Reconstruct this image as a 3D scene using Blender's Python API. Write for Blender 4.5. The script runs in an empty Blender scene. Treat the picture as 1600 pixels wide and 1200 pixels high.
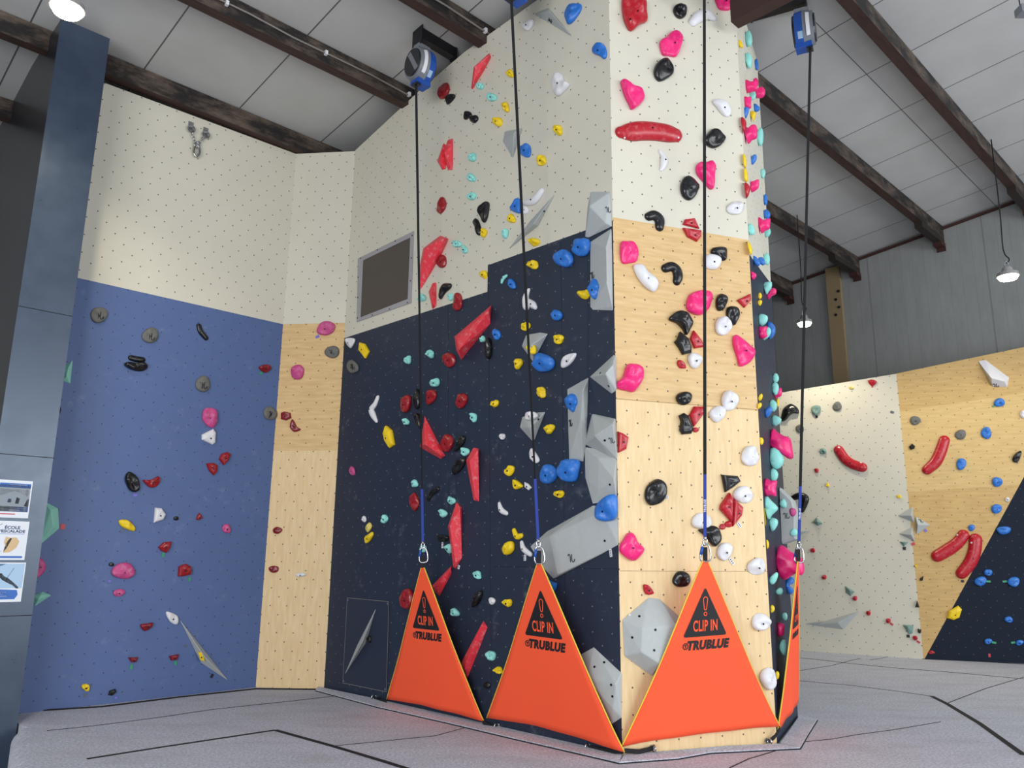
import bpy, bmesh, math, random
from mathutils import Vector, Matrix
S = bpy.context.scene
COL = S.collection

# ------------------------------------------------------------------ camera
EYE = Vector((0, 0, 1.5)); PITCH = math.radians(12.277); ROLL = math.radians(0.6256); FPX = 1230.98
_f = Vector((0, math.cos(PITCH), math.sin(PITCH))); _u = Vector((0, -math.sin(PITCH), math.cos(PITCH))); _r = Vector((1, 0, 0))
CR = _r*math.cos(ROLL) + _u*math.sin(ROLL); CU = _u*math.cos(ROLL) - _r*math.sin(ROLL); CF = _f
cd = bpy.data.cameras.new('camera'); cam = bpy.data.objects.new('camera', cd); COL.objects.link(cam)
cd.sensor_fit = 'HORIZONTAL'; cd.sensor_width = 36.0; cd.lens = 36.0*FPX/1600.0; cd.clip_end = 200
cam.matrix_world = Matrix(((CR.x, CU.x, -CF.x, EYE.x), (CR.y, CU.y, -CF.y, EYE.y), (CR.z, CU.z, -CF.z, EYE.z), (0, 0, 0, 1)))
S.camera = cam

# ------------------------------------------------------------------ light
S.view_settings.view_transform = 'Standard'; S.view_settings.look = 'None'
S.view_settings.gamma = 1.0; S.view_settings.use_curve_mapping = False
S.view_settings.exposure = -0.10
wd = bpy.data.worlds.new('daylight'); S.world = wd; wd.use_nodes = True
wd.node_tree.nodes['Background'].inputs[0].default_value = (0.80, 0.88, 1.0, 1)
wd.node_tree.nodes['Background'].inputs[1].default_value = 0.55
def area(name, loc, target, sx, sy, power, col):
    l = bpy.data.lights.new(name, 'AREA'); l.shape = 'RECTANGLE'; l.size = sx; l.size_y = sy; l.energy = power; l.color = col
    o = bpy.data.objects.new(name, l); COL.objects.link(o); o.location = loc
    o.rotation_euler = (Vector(target)-Vector(loc)).to_track_quat('-Z', 'Y').to_euler(); return o
# daylight through the hall's two big openings: one to the right, one behind the camera
area('right_opening_daylight', (11.4, -0.3, 3.3), (0.8, 7.5, 2.6), 13.0, 4.0, 1150, (0.95, 0.98, 1.0))
area('front_opening_daylight', (-3.8, -5.5, 2.3), (-0.6, 8.5, 2.4), 7.0, 3.2, 900, (0.98, 0.98, 0.98))

# ------------------------------------------------------------------ helpers
def lin(c):
    return tuple(((x/255)/12.92 if x/255 <= .04045 else ((x/255+.055)/1.055)**2.4) for x in c)
def ray(x, y): return CF + CR*((x-800)/FPX) - CU*((y-600)/FPX)
class Wall:
    """vertical wall through plan points a -> b; n faces the camera side"""
    def __init__(s, a, b):
        s.a = Vector((a[0], a[1], 0)); s.b = Vector((b[0], b[1], 0)); s.L = (s.b-s.a).length
        s.t = (s.b-s.a).normalized(); s.n = Vector((s.t.y, -s.t.x, 0))
        if s.n.dot(EYE*0 + Vector((0, 0, 0)) - s.a) < 0: s.n = -s.n
    def at(s, x, y, off=0.0):
        d = ray(x, y); k = ((s.a + s.n*off) - EYE).dot(s.n)/d.dot(s.n); return EYE + d*k
    def st(s, x, y, off=0.0):
        p = s.at(x, y, off); return ((p-s.a).dot(s.t), p.z)
    def p(s, q, z, off=0.0): return s.a + s.t*q + s.n*off + Vector((0, 0, z))
    def scale(s, x, y):      # metres per pixel
        return (s.at(x, y) - EYE).dot(CF)/FPX
def ground(x, y, z=0.0):
    d = ray(x, y); return EYE + d*((z-EYE.z)/d.z)
PA = (-4.584, 7.890); PB = (-2.886, 9.524); PC = (-2.087, 9.435); PD = (0.874, 6.487); PE = (2.213, 6.962); PF = (2.80, 8.12)
PG = (4.872, 13.743); PH = (6.411, 12.797); PI_ = (9.60, 11.80)
WL = Wall(PA, PB); WN = Wall(PB, PC); WK = Wall(PC, PD); WP = Wall(PD, PE); WS = Wall(PE, PF); WB = Wall(PG, PH); WQ = Wall(PH, PI_)
WALLS = dict(L=WL, N=WN, K=WK, P=WP, S=WS, B=WB, Q=WQ)
TH = math.radians(46.1); UU = Vector((math.sin(TH), math.cos(TH), 0)); VV = Vector((-UU.y, UU.x, 0))
def roofz(v): return 7.92 - 0.115*v
def uv(u, v, z): return UU*u + VV*v + Vector((0, 0, z))
UG = 14.9

MATS = {}
def nodes(name):
    m = bpy.data.materials.new(name); m.use_nodes = True; nt = m.node_tree
    return m, nt, nt.nodes['Principled BSDF']
def N(nt, typ, **kw):
    n = nt.nodes.new(typ)
    for k, v in kw.items():
        if k.startswith('i_'): n.inputs[int(k[2:])].default_value = v
        else: setattr(n, k, v)
    return n
def mix(nt, fac, a, b, blend='MIX'):
    n = nt.nodes.new('ShaderNodeMix'); n.data_type = 'RGBA'; n.blend_type = blend
    for sock, val in ((n.inputs['Factor'], fac), (n.inputs['A'], a), (n.inputs['B'], b)):
        if hasattr(val, 'is_output'): nt.links.new(val, sock)
        else: sock.default_value = val if not isinstance(val, tuple) or len(val) == 4 else (*val, 1)
    return n.outputs['Result']
def math_(nt, op, a, b=None, c=None):
    n = nt.nodes.new('ShaderNodeMath'); n.operation = op
    for i, v in enumerate((a, b, c)):
        if v is None: continue
        if hasattr(v, 'is_output'): nt.links.new(v, n.inputs[i])
        else: n.inputs[i].default_value = v
    return n.outputs[0]
def noise(nt, vec, scale, detail=3.0, rough=.55, sx=None):
    n = nt.nodes.new('ShaderNodeTexNoise'); n.inputs['Scale'].default_value = scale; n.inputs['Detail'].default_value = detail; n.inputs['Roughness'].default_value = rough
    if sx:
        mp = nt.nodes.new('ShaderNodeMapping'); mp.inputs['Scale'].default_value = sx; nt.links.new(vec, mp.inputs['Vector']); vec = mp.outputs[0]
    nt.links.new(vec, n.inputs['Vector']); return n.outputs['Fac']
def ramp(nt, fac, p0, c0, p1, c1):
    r = nt.nodes.new('ShaderNodeMapRange'); r.clamp = True
    nt.links.new(fac, r.inputs[0]); r.inputs[1].default_value = p0; r.inputs[2].default_value = p1; r.inputs[3].default_value = c0; r.inputs[4].default_value = c1
    return r.outputs[0]
def plain(name, rgb, rough=.5, chalk=0.0, metal=0.0, spec=.5, bump=0.0, lum=1.0):
    """single surface; chalk = patchy chalk dust rubbed on it"""
    m, nt, b = nodes(name); c = tuple(min(1, x*lum) for x in lin(rgb))
    b.inputs['Base Color'].default_value = (*c, 1); b.inputs['Roughness'].default_value = rough; b.inputs['Metallic'].default_value = metal
    b.inputs['Specular IOR Level'].default_value = spec
    tc = nt.nodes.new('ShaderNodeTexCoord')
    if chalk:
        f = ramp(nt, noise(nt, tc.outputs['Object'], 22, 5, .65), .52, 0, .75, chalk)
        nt.links.new(mix(nt, f, c, (.78, .78, .78)), b.inputs['Base Color'])
    if bump:
        bp = nt.nodes.new('ShaderNodeBump'); bp.inputs['Strength'].default_value = bump; bp.inputs['Distance'].default_value = .004
        nt.links.new(noise(nt, tc.outputs['Object'], 60, 4), bp.inputs['Height']); nt.links.new(bp.outputs[0], b.inputs['Normal'])
    MATS[name] = m; return m
def panel(name, rgb, rgb2=None, dot=(.03, .03, .035), rough=.55, chalk=0.0, grain=0.0, spec=.4, hole=.0075, lum=1.0, kind='none', dotmix=.9):
    """climbing panel: UV in metres, staggered T-nut holes every 10 / 20 cm"""
    m, nt, b = nodes(name); c = tuple(min(1, x*lum) for x in lin(rgb))
    tc = nt.nodes.new('ShaderNodeTexCoord'); sep = nt.nodes.new('ShaderNodeSeparateXYZ'); nt.links.new(tc.outputs['UV'], sep.inputs[0])
    def lattice(ou, ov):
        fx = math_(nt, 'SUBTRACT', math_(nt, 'FRACT', math_(nt, 'MULTIPLY_ADD', sep.outputs[0], 5.0, ou)), .5)
        fy = math_(nt, 'SUBTRACT', math_(nt, 'FRACT', math_(nt, 'MULTIPLY_ADD', sep.outputs[1], 5.0, ov)), .5)
        return math_(nt, 'SQRT', math_(nt, 'ADD', math_(nt, 'MULTIPLY', fx, fx), math_(nt, 'MULTIPLY', fy, fy)))
    d = math_(nt, 'MINIMUM', lattice(0, 0), lattice(.5, .5))
    holef = math_(nt, 'LESS_THAN', d, hole*5.0)
    base = c
    if grain:
        g = noise(nt, tc.outputs['UV'], 3.0, 6, .6, sx=(1.2, 9.0, 1) if kind == 'h' else (9.0, 1.2, 1))
        base = mix(nt, ramp(nt, g, .35, 0, .7, 1), c, tuple(min(1, x*lum) for x in lin(rgb2)))
        g2 = noise(nt, tc.outputs['UV'], 14.0, 4, .6, sx=(1, 3, 1) if kind == 'h' else (3, 1, 1))
        base = mix(nt, ramp(nt, g2, .60, 0, .78, .35), base, tuple(x*.72 for x in lin(rgb2)))
    else:
        g = noise(nt, tc.outputs['UV'], 1.1, 4, .55)
        base = mix(nt, ramp(nt, g, .35, 0, .7, 1), c, tuple(x*.94 for x in c))
    if chalk:
        f1 = ramp(nt, noise(nt, tc.outputs['UV'], 2.6, 7, .72), .53, 0, .74, chalk)
        f2 = ramp(nt, noise(nt, tc.outputs['UV'], 11, 5, .7), .50, 0, .75, 1)
        base = mix(nt, math_(nt, 'MULTIPLY', f1, f2), base, (.62, .64, .68))
    out = mix(nt, math_(nt, 'MULTIPLY', holef, dotmix), base, dot)
    nt.links.new(out, b.inputs['Base Color']); b.inputs['Roughness'].default_value = rough; b.inputs['Specular IOR Level'].default_value = spec
    MATS[name] = m; return m

# ------------------------------------------------------------------ materials
panel('cream', (216, 212, 196), rough=.6)
panel('ply', (222, 190, 138), (206, 170, 116), dot=(.06, .045, .03), grain=1, kind='h', rough=.5)
panel('ply_pale', (232, 206, 160), (220, 190, 140), dot=(.06, .045, .03), grain=1, kind='v', rough=.5)
panel('navy', (36, 47, 66), dot=(.30, .32, .35), chalk=.34, rough=.5, hole=.006, dotmix=.55)
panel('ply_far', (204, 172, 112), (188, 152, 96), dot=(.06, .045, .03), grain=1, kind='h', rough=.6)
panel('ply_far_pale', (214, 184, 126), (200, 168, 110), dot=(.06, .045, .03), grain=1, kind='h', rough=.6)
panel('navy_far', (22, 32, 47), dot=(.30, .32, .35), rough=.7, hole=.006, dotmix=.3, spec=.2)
panel('blue_panel', (84, 106, 154), dot=(.01, .012, .02), chalk=.35, rough=.5, hole=.006)
plain('board_edge', (150, 122, 84), .7); plain('joint_dark', (24, 31, 45), .9); plain('beam_dark', (40, 31, 28), .8)  # second one: dark line colour of the navy wall's panel joints
plain('pink', (240, 34, 122), .35, .12); plain('magenta', (196, 74, 134), .5, .25); plain('coral', (238, 58, 74), .5, .35)
plain('dark_red', (150, 20, 30), .28, .10); plain('bar_red', (182, 22, 40), .32, .14); plain('maroon', (128, 18, 30), .3, .08)
plain('turquoise', (146, 222, 214), .5, .10); plain('teal', (142, 210, 190), .55, .15); plain('sage', (120, 152, 144), .6, .1)
plain('yellow', (240, 206, 20), .45, .10); plain('pale_yellow', (228, 208, 110), .5, .2); plain('blue', (40, 116, 206), .4, .18)
plain('black', (16, 16, 18), .28, .05); plain('white', (224, 224, 228), .45); plain('grey', (104, 104, 100), .7, .1)
plain('volume', (176, 182, 182), .6, .12, bump=.25); plain('hub', (30, 30, 32), .4); plain('bolt', (30, 30, 34), .4, metal=.5)
plain('steel', (190, 192, 196), .25, metal=1); plain('mark', (18, 20, 24), .6); plain('tag_white', (226, 228, 232), .5)
plain('tag_green', (50, 150, 105), .5); plain('tag_violet', (120, 110, 210), .5); plain('tag_grey', (90, 100, 110), .5); plain('tag_red', (196, 60, 70), .5)
plain('tag_black', (24, 24, 28), .5); plain('strap', (17, 18, 22), .8); plain('blue_web', (28, 56, 150), .7); plain('device_blue', (30, 84, 176), .4)
plain('device_grey', (120, 124, 130), .4); plain('device_dark', (34, 36, 40), .25); plain('bracket_black', (13, 14, 20), .45)
plain('cloth', (255, 92, 52), .85, bump=.1); plain('cloth_edge', (226, 206, 70), .8); plain('window_frame', (160, 158, 162), .5)
plain('lamp_body', (150, 150, 150), .5); plain('cable', (16, 16, 18), .6); plain('seam_black', (20, 20, 26), .9)
plain('rust', (66, 34, 31), .8); plain('post_tan', (150, 130, 98), .8); plain('conduit', (128, 124, 120), .5)
plain('floor_grey', (150, 150, 152), .8); plain('navy_plain', (37, 47, 66), .5); plain('paper', (226, 232, 240), .6); plain('print_blue', (60, 110, 190), .6); plain('print_navy', (40, 60, 110), .6)
plain('print_sky', (170, 200, 228), .6); plain('print_grey', (140, 150, 160), .6); plain('print_dark', (46, 50, 58), .6); plain('print_sand', (214, 184, 140), .6); plain('print_red', (196, 60, 60), .6)
plain('shaded_side', (26, 30, 38), .3)  # column's left side: shade of facing away from the daylight, put into its colour
def timber():
    m, nt, b = nodes('timber'); tc = nt.nodes.new('ShaderNodeTexCoord')
    g = noise(nt, tc.outputs['UV'], 1.9, 8, .74, sx=(1.0, 2.6, 2.6)); g2 = noise(nt, tc.outputs['UV'], 5, 5, .6, sx=(1, 9, 9))
    c = mix(nt, ramp(nt, g, .44, 0, .64, 1), (.009, .008, .008), (.135, .100, .075))
    c = mix(nt, ramp(nt, g2, .45, 0, .75, .6), c, (.028, .014, .011))
    nt.links.new(c, b.inputs['Base Color']); b.inputs['Roughness'].default_value = .75; MATS['timber'] = m
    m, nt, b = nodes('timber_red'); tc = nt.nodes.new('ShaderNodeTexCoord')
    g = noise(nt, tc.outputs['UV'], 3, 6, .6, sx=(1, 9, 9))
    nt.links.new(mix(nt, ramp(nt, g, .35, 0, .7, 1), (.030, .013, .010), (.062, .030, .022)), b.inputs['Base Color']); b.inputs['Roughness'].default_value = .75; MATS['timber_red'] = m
timber()
def roof_mat():
    m, nt, b = nodes('roof_board'); tc = nt.nodes.new('ShaderNodeTexCoord'); sep = nt.nodes.new('ShaderNodeSeparateXYZ'); nt.links.new(tc.outputs['UV'], sep.inputs[0])
    fu = math_(nt, 'ABSOLUTE', math_(nt, 'SUBTRACT', math_(nt, 'FRACT', math_(nt, 'DIVIDE', math_(nt, 'SUBTRACT', sep.outputs[0], 1.38-.575), 1.15)), .5))
    lu = math_(nt, 'LESS_THAN', fu, .007)
    lv = math_(nt, 'LESS_THAN', math_(nt, 'ABSOLUTE', math_(nt, 'SUBTRACT', sep.outputs[1], 3.35)), .006)
    d1 = noise(nt, tc.outputs['UV'], 1.3, 4); c = mix(nt, ramp(nt, d1, .3, 0, .75, 1), (.53, .532, .525), (.46, .46, .45))
    vo = nt.nodes.new('ShaderNodeTexVoronoi'); vo.inputs['Scale'].default_value = 1.7; nt.links.new(tc.outputs['UV'], vo.inputs['Vector'])
    sp = math_(nt, 'LESS_THAN', vo.outputs['Distance'], .022)
    c = mix(nt, math_(nt, 'MULTIPLY', sp, .6), c, (.12, .11, .10))
    c = mix(nt, math_(nt, 'MULTIPLY', math_(nt, 'MAXIMUM', lu, lv), .85), c, (.03, .03, .03))
    nt.links.new(c, b.inputs['Base Color']); b.inputs['Roughness'].default_value = .6; MATS['roof_board'] = m
roof_mat()
def sheet_mat():
    m, nt, b = nodes('sheet_cladding'); tc = nt.nodes.new('ShaderNodeTexCoord'); sep = nt.nodes.new('ShaderNodeSeparateXYZ'); nt.links.new(tc.outputs['UV'], sep.inputs[0])
    f = math_(nt, 'FRACT', math_(nt, 'MULTIPLY', sep.outputs[0], 5.0)); l = math_(nt, 'LESS_THAN', f, .06)
    j = math_(nt, 'LESS_THAN', math_(nt, 'FRACT', math_(nt, 'MULTIPLY_ADD', sep.outputs[0], .5, .2)), .012)
    n1 = noise(nt, tc.outputs['UV'], 2.0, 6, .7, sx=(3, .7, 1)); c = mix(nt, ramp(nt, n1, .35, 0, .7, 1), (.31, .32, .315), (.26, .27, .265))
    c = mix(nt, math_(nt, 'MULTIPLY', l, .16), c, (.10, .105, .105)); c = mix(nt, math_(nt, 'MULTIPLY', j, .3), c, (.06, .06, .06))
    n2 = noise(nt, tc.outputs['UV'], 5, 6, .75, sx=(1, .25, 1)); c = mix(nt, ramp(nt, n2, .70, 0, .78, .7), c, (.07, .065, .06))
    nt.links.new(c, b.inputs['Base Color']); b.inputs['Roughness'].default_value = .6; MATS['sheet_cladding'] = m
sheet_mat()
def carpet():
    m, nt, b = nodes('mat_carpet'); tc = nt.nodes.new('ShaderNodeTexCoord'); o = tc.outputs['Object']
    n1 = noise(nt, o, 46, 5, .85); n2 = noise(nt, o, 1.6, 5, .6, sx=(1.0, 2.4, 1)); n3 = noise(nt, o, 260, 2, .8)
    c = mix(nt, ramp(nt, n1, .36, 0, .64, 1), (.215, .232, .285), (.72, .75, .88))
    c = mix(nt, ramp(nt, n3, .42, 0, .70, .55), c, (.80, .80, .84))
    c = mix(nt, ramp(nt, n2, .45, 0, .75, .45), c, (.34, .34, .37))
    nt.links.new(c, b.inputs['Base Color']); b.inputs['Roughness'].default_value = .95; b.inputs['Specular IOR Level'].default_value = .15
    bp = nt.nodes.new('ShaderNodeBump'); bp.inputs['Strength'].default_value = .5; bp.inputs['Distance'].default_value = .006; nt.links.new(n1, bp.inputs['Height']); nt.links.new(bp.outputs[0], b.inputs['Normal']); MATS['mat_carpet'] = m
carpet()
def column_mat():
    m, nt, b = nodes('column_sheet'); tc = nt.nodes.new('ShaderNodeTexCoord')
    n1 = noise(nt, tc.outputs['UV'], 3, 6, .7); c = mix(nt, ramp(nt, n1, .35, 0, .7, 1), (.030, .044, .074), (.040, .057, .092))
    nt.links.new(c, b.inputs['Base Color']); b.inputs['Roughness'].default_value = .42
    nt.links.new(ramp(nt, n1, .3, .26, .7, .36), b.inputs['Roughness']); b.inputs['Specular IOR Level'].default_value = .9; b.inputs['Specular Tint'].default_value = (.74, .86, 1, 1); MATS['column_sheet'] = m  # specular tint puts the sky's blue into the column's reflections
column_mat()
def emit(name, rgb, k):
    m, nt, b = nodes(name); b.inputs['Base Color'].default_value = (*rgb, 1); b.inputs['Emission Color'].default_value = (*rgb, 1); b.inputs['Emission Strength'].default_value = k; MATS[name] = m
emit('lamp_glow', (1.0, .93, .74), 14.0)
def glass():
    m, nt, b = nodes('tinted_pane'); b.inputs['Base Color'].default_value = (.062, .048, .040, 1); b.inputs['Roughness'].default_value = .22; b.inputs['Specular IOR Level'].default_value = .5; MATS['tinted_pane'] = m
glass()

# ------------------------------------------------------------------ object makers
def mesh_obj(name, bm, mat, parent=None, loc=None, smooth=False):
    """link bm as one mesh object; loc = world origin (vertices are given in world space)"""
    bmesh.ops.recalc_face_normals(bm, faces=bm.faces)
    if loc is not None: bmesh.ops.translate(bm, verts=bm.verts, vec=-Vector(loc))
    me = bpy.data.meshes.new(name); bm.to_mesh(me); bm.free()
    for m in (mat if isinstance(mat, (list, tuple)) else [mat]): me.materials.append(MATS[m])
    if smooth:
        for p in me.polygons: p.use_smooth = True
    o = bpy.data.objects.new(name, me); COL.objects.link(o)
    if parent is not None:
        o.parent = parent
        if loc is not None: o.location = Vector(loc) - WORLD[parent]
        WORLD[o] = Vector(loc) if loc is not None else WORLD[parent]
        if loc is None: o.location = -WORLD[parent]; WORLD[o] = Vector((0, 0, 0))
    else:
        o.location = Vector(loc) if loc is not None else Vector((0, 0, 0)); WORLD[o] = o.location.copy()
    return o
WORLD = {}
def tag(o, label, cat, group=None, kind=None):
    if label: o['label'] = label
    if cat: o['category'] = cat
    if group: o['group'] = group
    if kind: o['kind'] = kind
    return o
def struct(o): o['kind'] = 'structure'; return o
def empty(name, loc):
    o = bpy.data.objects.new(name, None); COL.objects.link(o); o.location = Vector(loc); o.empty_display_size = .1; WORLD[o] = Vector(loc); return o
def box_bm(bm, c, ax, ay, az, sx, sy, sz):
    """box centred on c with axis vectors and full sizes"""
    vs = [bm.verts.new(Vector(c) + ax*(i*sx/2) + ay*(j*sy/2) + az*(k*sz/2)) for i in (-1, 1) for j in (-1, 1) for k in (-1, 1)]
    for f in ((0, 1, 3, 2), (4, 6, 7, 5), (0, 4, 5, 1), (2, 3, 7, 6), (0, 2, 6, 4), (1, 5, 7, 3)): bm.faces.new([vs[i] for i in f])
    return vs
def tube_bm(bm, pts, r, seg=8, flat=None, closed=False):
    """round tube along points; r number or list"""
    pts = [Vector(p) for p in pts]; n = len(pts); rings = []
    ref = None
    for i, p in enumerate(pts):
        if closed: d = (pts[(i+1) % n]-pts[i-1])
        else: d = (pts[min(i+1, n-1)]-pts[max(i-1, 0)])
        d.normalize()
        if ref is None:
            ref = d.orthogonal().normalized()
        a = (ref - d*ref.dot(d)).normalized(); ref = a; b = d.cross(a); rr = r[i] if isinstance(r, (list, tuple)) else r
        rings.append([bm.verts.new(p + a*math.cos(2*math.pi*k/seg)*rr + b*math.sin(2*math.pi*k/seg)*rr) for k in range(seg)])
    for i in range(n if closed else n-1):
        A = rings[i]; B = rings[(i+1) % n]
        for k in range(seg): bm.faces.new((A[k], A[(k+1) % seg], B[(k+1) % seg], B[k]))
    if not closed:
        bm.faces.new(rings[0][::-1]); bm.faces.new(rings[-1])
def prism_bm(bm, poly, off):
    """extrude a planar loop of world points by vector off"""
    a = [bm.verts.new(p) for p in poly]; b = [bm.verts.new(p + off) for p in poly]; n = len(poly)
    bm.faces.new(a); bm.faces.new(b[::-1])
    for i in range(n): bm.faces.new((a[i], b[i], b[(i+1) % n], a[(i+1) % n]))
def catmull(pts, k=4, closed=True):
    out = []; n = len(pts)
    for i in range(n if closed else n-1):
        if closed: p0, p1, p2, p3 = pts[i-1], pts[i], pts[(i+1) % n], pts[(i+2) % n]
        else: p0, p1, p2, p3 = pts[max(i-1, 0)], pts[i], pts[i+1], pts[min(i+2, n-1)]
        for j in range(k):
            t = j/k
            out.append(tuple(.5*((2*b) + (c-a)*t + (2*a-5*b+4*c-d)*t*t + (3*b-a-3*c+d)*t**3) for a, b, c, d in zip(p0, p1, p2, p3)))
    if not closed: out.append(tuple(pts[-1]))
    return out

# ------------------------------------------------------------------ the hall and the climbing walls
def wall_mesh(name, W, faces, mats, thick=.06):
    """faces: (material index, [(s, z), ...]) on wall W; UV in metres; given a real thickness away from the climber"""
    bm = bmesh.new(); L = bm.loops.layers.uv.new('UVMap'); vd = {}
    def V(s, z):
        k = (round(s, 4), round(z, 4))
        if k not in vd: vd[k] = bm.verts.new(W.p(s, z))
        return vd[k]
    for mi, pl in faces:
        f = bm.faces.new([V(s, z) for s, z in pl]); f.material_index = mi
        f.normal_update()
        if f.normal.dot(W.n) < 0: f.normal_flip()
        for lp in f.loops:
            v = lp.vert.co - W.a; lp[L].uv = (v.dot(W.t), v.z)
    me = bpy.data.meshes.new(name); bm.to_mesh(me); bm.free()
    for m in mats: me.materials.append(MATS[m])
    o = bpy.data.objects.new(name, me); COL.objects.link(o); WORLD[o] = Vector((0, 0, 0))
    md = o.modifiers.new('board', 'SOLIDIFY'); md.thickness = thick; md.offset = -1
    return struct(o)
FL = -.36          # concrete level under the crash mats
ZB = 4.31; ZT = 6.62
wall_mesh('wall_left', WL, [(0, [(-.35, -.02), (WL.L, -.02), (WL.L, ZB), (-.35, ZB)]), (1, [(-.35, ZB), (WL.L, ZB), (WL.L, 6.65), (-.35, 6.60)])], ['blue_panel', 'cream'])
n1, n2 = WN.L*.0, WN.L
wall_mesh('wall_narrow', WN, [(0, [(0, -.02), (n2, -.02), (n2, 2.711), (0, 2.711)]), (1, [(0, 2.711), (n2, 2.711), (n2, ZB), (0, ZB)]), (2, [(0, ZB), (n2, ZB), (n2, 6.65), (0, 6.65)])], ['ply_pale', 'ply', 'cream'])
g = 2.577; kL = WK.L
wall_mesh('wall_navy', WK, [(0, [(0, -.02), (kL, -.02), (kL, 4.398), (g, 4.398), (g, 4.113), (0, 4.113)]),
    (1, [(0, 4.113), (g, 4.113), (g, 4.398), (kL, 4.398), (kL, 7.22), (3.28, 7.136), (2.12, 7.075), (1.316, 6.944), (0, 6.66)])], ['navy', 'cream'])
pL = WP.L; zp = 4.43
wall_mesh('wall_pillar', WP, [(0, [(0, -.02), (pL, -.02), (pL, 1.36), (0, 1.36)]), (0, [(0, 1.36), (pL, 1.36), (pL, 2.79), (0, 2.79)]), (1, [(0, 2.79), (pL, 2.79), (pL, zp), (0, zp)]), (2, [(0, zp), (pL, zp), (pL, 7.25), (0, 7.25)])], ['ply_pale', 'ply', 'cream'])
sL = WS.L; s1 = WS.st(1168, 392); s2 = (sL, 4.46)
wall_mesh('wall_side', WS, [(0, [(0, -.02), (sL, -.02), (sL, 4.46), (0, 4.36)]), (1, [(0, 4.36), (sL, 4.46), (sL, 7.16), (0, 7.25)])], ['navy_side', 'cream']) if 0 else None
zb0 = s1[1]; zb1 = WS.st(1202.5, 437)[1]
wall_mesh('wall_side', WS, [(0, [(0, -.02), (sL, -.02), (sL, zb1-.02), (.04, zb0)]), (1, [(.04, zb0), (sL, zb1-.02), (sL, 7.14), (0, 7.25), (0, zb0)]), (0, [(0, -.02), (.04, zb0), (0, zb0)])], ['navy', 'cream'])
def joint(W, wall, p, q, w=.004):
    a, b = W.at(*p, .0006), W.at(*q, .0006); d = (b-a); bm = bmesh.new(); dn = d.normalized(); box_bm(bm, (a+b)/2, dn, W.n, dn.cross(W.n), d.length, .0012, w); struct(mesh_obj('panel_joint', bm, 'joint_dark' if wall == 'wall_navy' else 'board_edge', bpy.data.objects[wall]))
for W, wall, p, q in ((WK, 'wall_navy', (700, 478), (702, 1110)), (WK, 'wall_navy', (763, 413), (768, 1130)), (WK, 'wall_navy', (876, 378), (886, 1160)), (WK, 'wall_navy', (772, 885), (968, 889)), (WP, 'wall_pillar', (969, 892), (1199, 893)), (WP, 'wall_pillar', (962, 623), (1182, 640))):
    joint(W, wall, p, q)
# back of the tower so that it is a closed body
bk = Vector((PC[0], PC[1], 0)) + UU*1.6
bm = bmesh.new(); L = bm.loops.layers.uv.new('UVMap')
cs = [Vector((PF[0], PF[1], 0)), Vector((PF[0], PF[1], 0)) + VV*2.6 + UU*.25, bk]
for a, b in zip(cs, cs[1:]):
    f = bm.faces.new([bm.verts.new(a + Vector((0, 0, -.02))), bm.verts.new(b + Vector((0, 0, -.02))), bm.verts.new(b + Vector((0, 0, 6.6))), bm.verts.new(a + Vector((0, 0, 7.0)))])
o = struct(mesh_obj('wall_tower_back', bm, 'navy'))
md = o.modifiers.new('board', 'SOLIDIFY'); md.thickness = .04
zt = 4.36
wall_mesh('wall_back', WB, [(0, [(-1.7, -.02), (WB.L, -.02), (WB.L, 4.53), (0, 4.40), (-1.7, 4.27)])], ['cream'])
q0 = WQ.st(1444, 1029); q1 = WQ.st(1600, 745); dq = (q1[0]-q0[0])/(q1[1]-q0[1])
za, zb_ = WQ.st(1428, 768)[1], WQ.st(1590, 757)[1]; zc, zd = WQ.st(1424, 640)[1], WQ.st(1600, 614)[1]
sA, sB = WQ.st(1428, 768)[0], WQ.st(1590, 757)[0]; sC, sD = WQ.st(1424, 640)[0], WQ.st(1600, 614)[0]
qz = lambda s: za + (zb_-za)*(s-sA)/(sB-sA)
qy = lambda s: zc + (zd-zc)*(s-sC)/(sD-sC)
qt = lambda s: 4.534 + .172*s
qe = WQ.L
def onb(s): return (s - q0[0])/dq + q0[1]       # height of the slanted navy border at s
# where the border meets the lower sheet joint and the upper one
def meet(fn):
    s = 1.0
    for _ in range(60): s = q0[0] + dq*(fn(s)-q0[1])
    return s
m1, m2, m3 = meet(qz), meet(qy), meet(qt)
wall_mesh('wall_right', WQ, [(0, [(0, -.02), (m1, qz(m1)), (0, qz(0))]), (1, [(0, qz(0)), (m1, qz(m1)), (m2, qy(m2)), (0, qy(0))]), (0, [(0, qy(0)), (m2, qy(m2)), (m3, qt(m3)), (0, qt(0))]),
    (2, [(0, -.02), (qe, -.02), (qe, qt(qe)), (m3, qt(m3)), (m2, qy(m2)), (m1, qz(m1))])], ['ply_far', 'ply_far_pale', 'navy_far'])

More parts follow.
